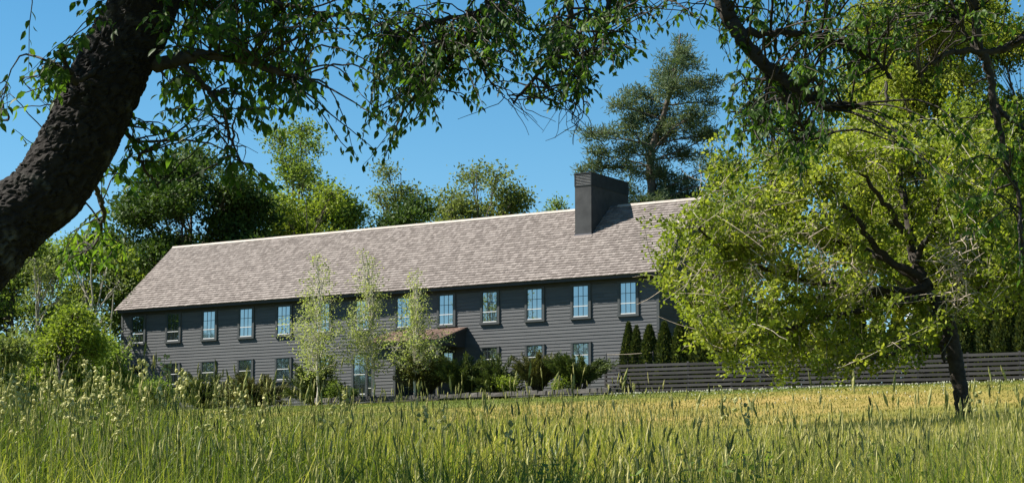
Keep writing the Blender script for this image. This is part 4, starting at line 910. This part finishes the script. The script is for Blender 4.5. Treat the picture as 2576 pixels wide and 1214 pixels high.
V, F, T, _, _ = stems(3600, 8, 26, .72, 1.05, 110, (.05, .11), (.0045, .0075), .9, None, patch)
tag(link('seeding_grass', np_mesh('seeding_grass', V, F, T), M['seed']), 'slim stems with brown seed heads standing over the meadow grass', 'grass', None, 'stuff')
V, F, T, _, _ = stems(110, 9, 17, .88, 1.16, 111, (.06, .12), (.006, .0095), 1.0, None, lambda x, y: .9+.1*np.clip(-x/2, -1, 1))
tag(link('timothy_grass', np_mesh('timothy_grass', V, F, T), M['seed']), 'tallest dark spikes of timothy grass against the lawn', 'grass', None, 'stuff')
# pale flowering heads at the left: clustered, lumpy panicles
def cocksfoot():
    rng = np.random.default_rng(120); V, F, T, n0 = [], [], [], 0
    n = 110; x = np.concatenate([rng.uniform(-3.6, -1.7, 100), rng.uniform(-1.7, 3.5, 10)]); y = rng.uniform(10.0, 14.5, n)
    for i in range(n):
        z0 = float(ground_z(x[i], y[i])); u = UC+x[i]/y[i]*FPX; h = rng.uniform(.78, 1.12) if x[i] < -1.7 else rng.uniform(.72, .95)
        l = rng.uniform(-.12, .12, 2); tip = np.array([x[i]+l[0], y[i]+l[1], z0+h]); c = curve([np.array([x[i], y[i], z0-.03]), np.array([x[i]+l[0]*.3, y[i]+l[1]*.3, z0+h*.6]), tip], 4)
        v, f = tube_np(c, np.linspace(.0028, .0014, len(c)), 4); V.append(v); F.append(f+n0); n0 += len(v); T += [.25]*len(f)
        m = rng.integers(6, 12); up = c[-1]-c[-3]; up /= np.linalg.norm(up)
        for k in range(m):
            t = k/(m-1); sp = (1-t)*.026+.004; q = tip-up*(1-t)*.13+rng.normal(0, sp, 3); d = up+rng.normal(0, .55, 3)
            v, f = spindle(q[None], d[None], np.array([rng.uniform(.020, .040)]), np.array([rng.uniform(.008, .014)]), rng, 5, 5, .4)
            V.append(v); F.append(f+n0); n0 += len(v); T += [rng.random()]*len(f)
    tag(link('flowering_grass', np_mesh('flowering_grass', np.concatenate(V), np.concatenate(F), T), M['cream']), 'pale cream flowering grass heads rising at the left', 'grass', None, 'stuff')
cocksfoot()
# leafy weeds among the grass
def weeds():
    rng = np.random.default_rng(140); n = 120; x, y = scatter(n, 8.5, 30, rng); P, D, T = [], [], []
    for i in range(n):
        z0 = float(ground_z(x[i], y[i])); h = rng.uniform(.25, .6); m = int(rng.uniform(24, 60)); t = rng.random(m)
        P.append(np.stack([x[i]+rng.normal(0, .07, m), y[i]+rng.normal(0, .07, m), z0+h*t], 1))
        D.append(np.stack([rng.normal(0, 1, m), rng.normal(0, 1, m), rng.uniform(-.1, .7, m)], 1)); T.append(np.clip(rng.random()*.5+rng.random(m)*.4, 0, 1))
    V, F = leaf_quads(np.concatenate(P), np.concatenate(D), .055, .45, rng=rng)
    tag(link('meadow_weeds', np_mesh('meadow_weeds', V, F, np.repeat(np.concatenate(T), 2)), M['leaf_mid']), 'leafy green weeds scattered through the meadow grass', 'weeds', None, 'stuff')
weeds()
# clover flowers on the lawn
def clover():
    rng = np.random.default_rng(130); n = 1000; t = rng.random(n); k = rng.random(n)
    x = F0[0]+fd[0]*t*24+rng.normal(0, .5, n); y = F0[1]+fd[1]*t*24-1.0-np.abs(rng.normal(0, 3.2, n))-k*1.5
    m = rng.random(n) < .18; x = np.where(m, rng.uniform(6, 20, n), x); y = np.where(m, rng.uniform(60, 82, n), y)
    keep = np.sin(x*1.3+y*.7)+np.sin(x*.5-y*1.1) > -.3; x, y = x[keep], y[keep]; n = len(x)
    P = np.stack([x, y, ground_z(x, y)+.03], 1); V, F = spindle(P, np.tile([0., 0, 1], (n, 1)), rng.uniform(.05, .1, n), rng.uniform(.014, .026, n), rng, 4, 4)
    tag(link('clover_flowers', np_mesh('clover_flowers', V, F, np.repeat(rng.random(n), 12)), M['clover']), 'white clover flowers dotting the lawn below the fence', 'flowers', None, 'stuff')
clover()
print('tris', sum(sum(len(p.vertices)-2 for p in o.data.polygons) if len(o.data.polygons) < 200 else len(o.data.loops)-2*len(o.data.polygons) for o in COL.objects if o.type == 'MESH'))
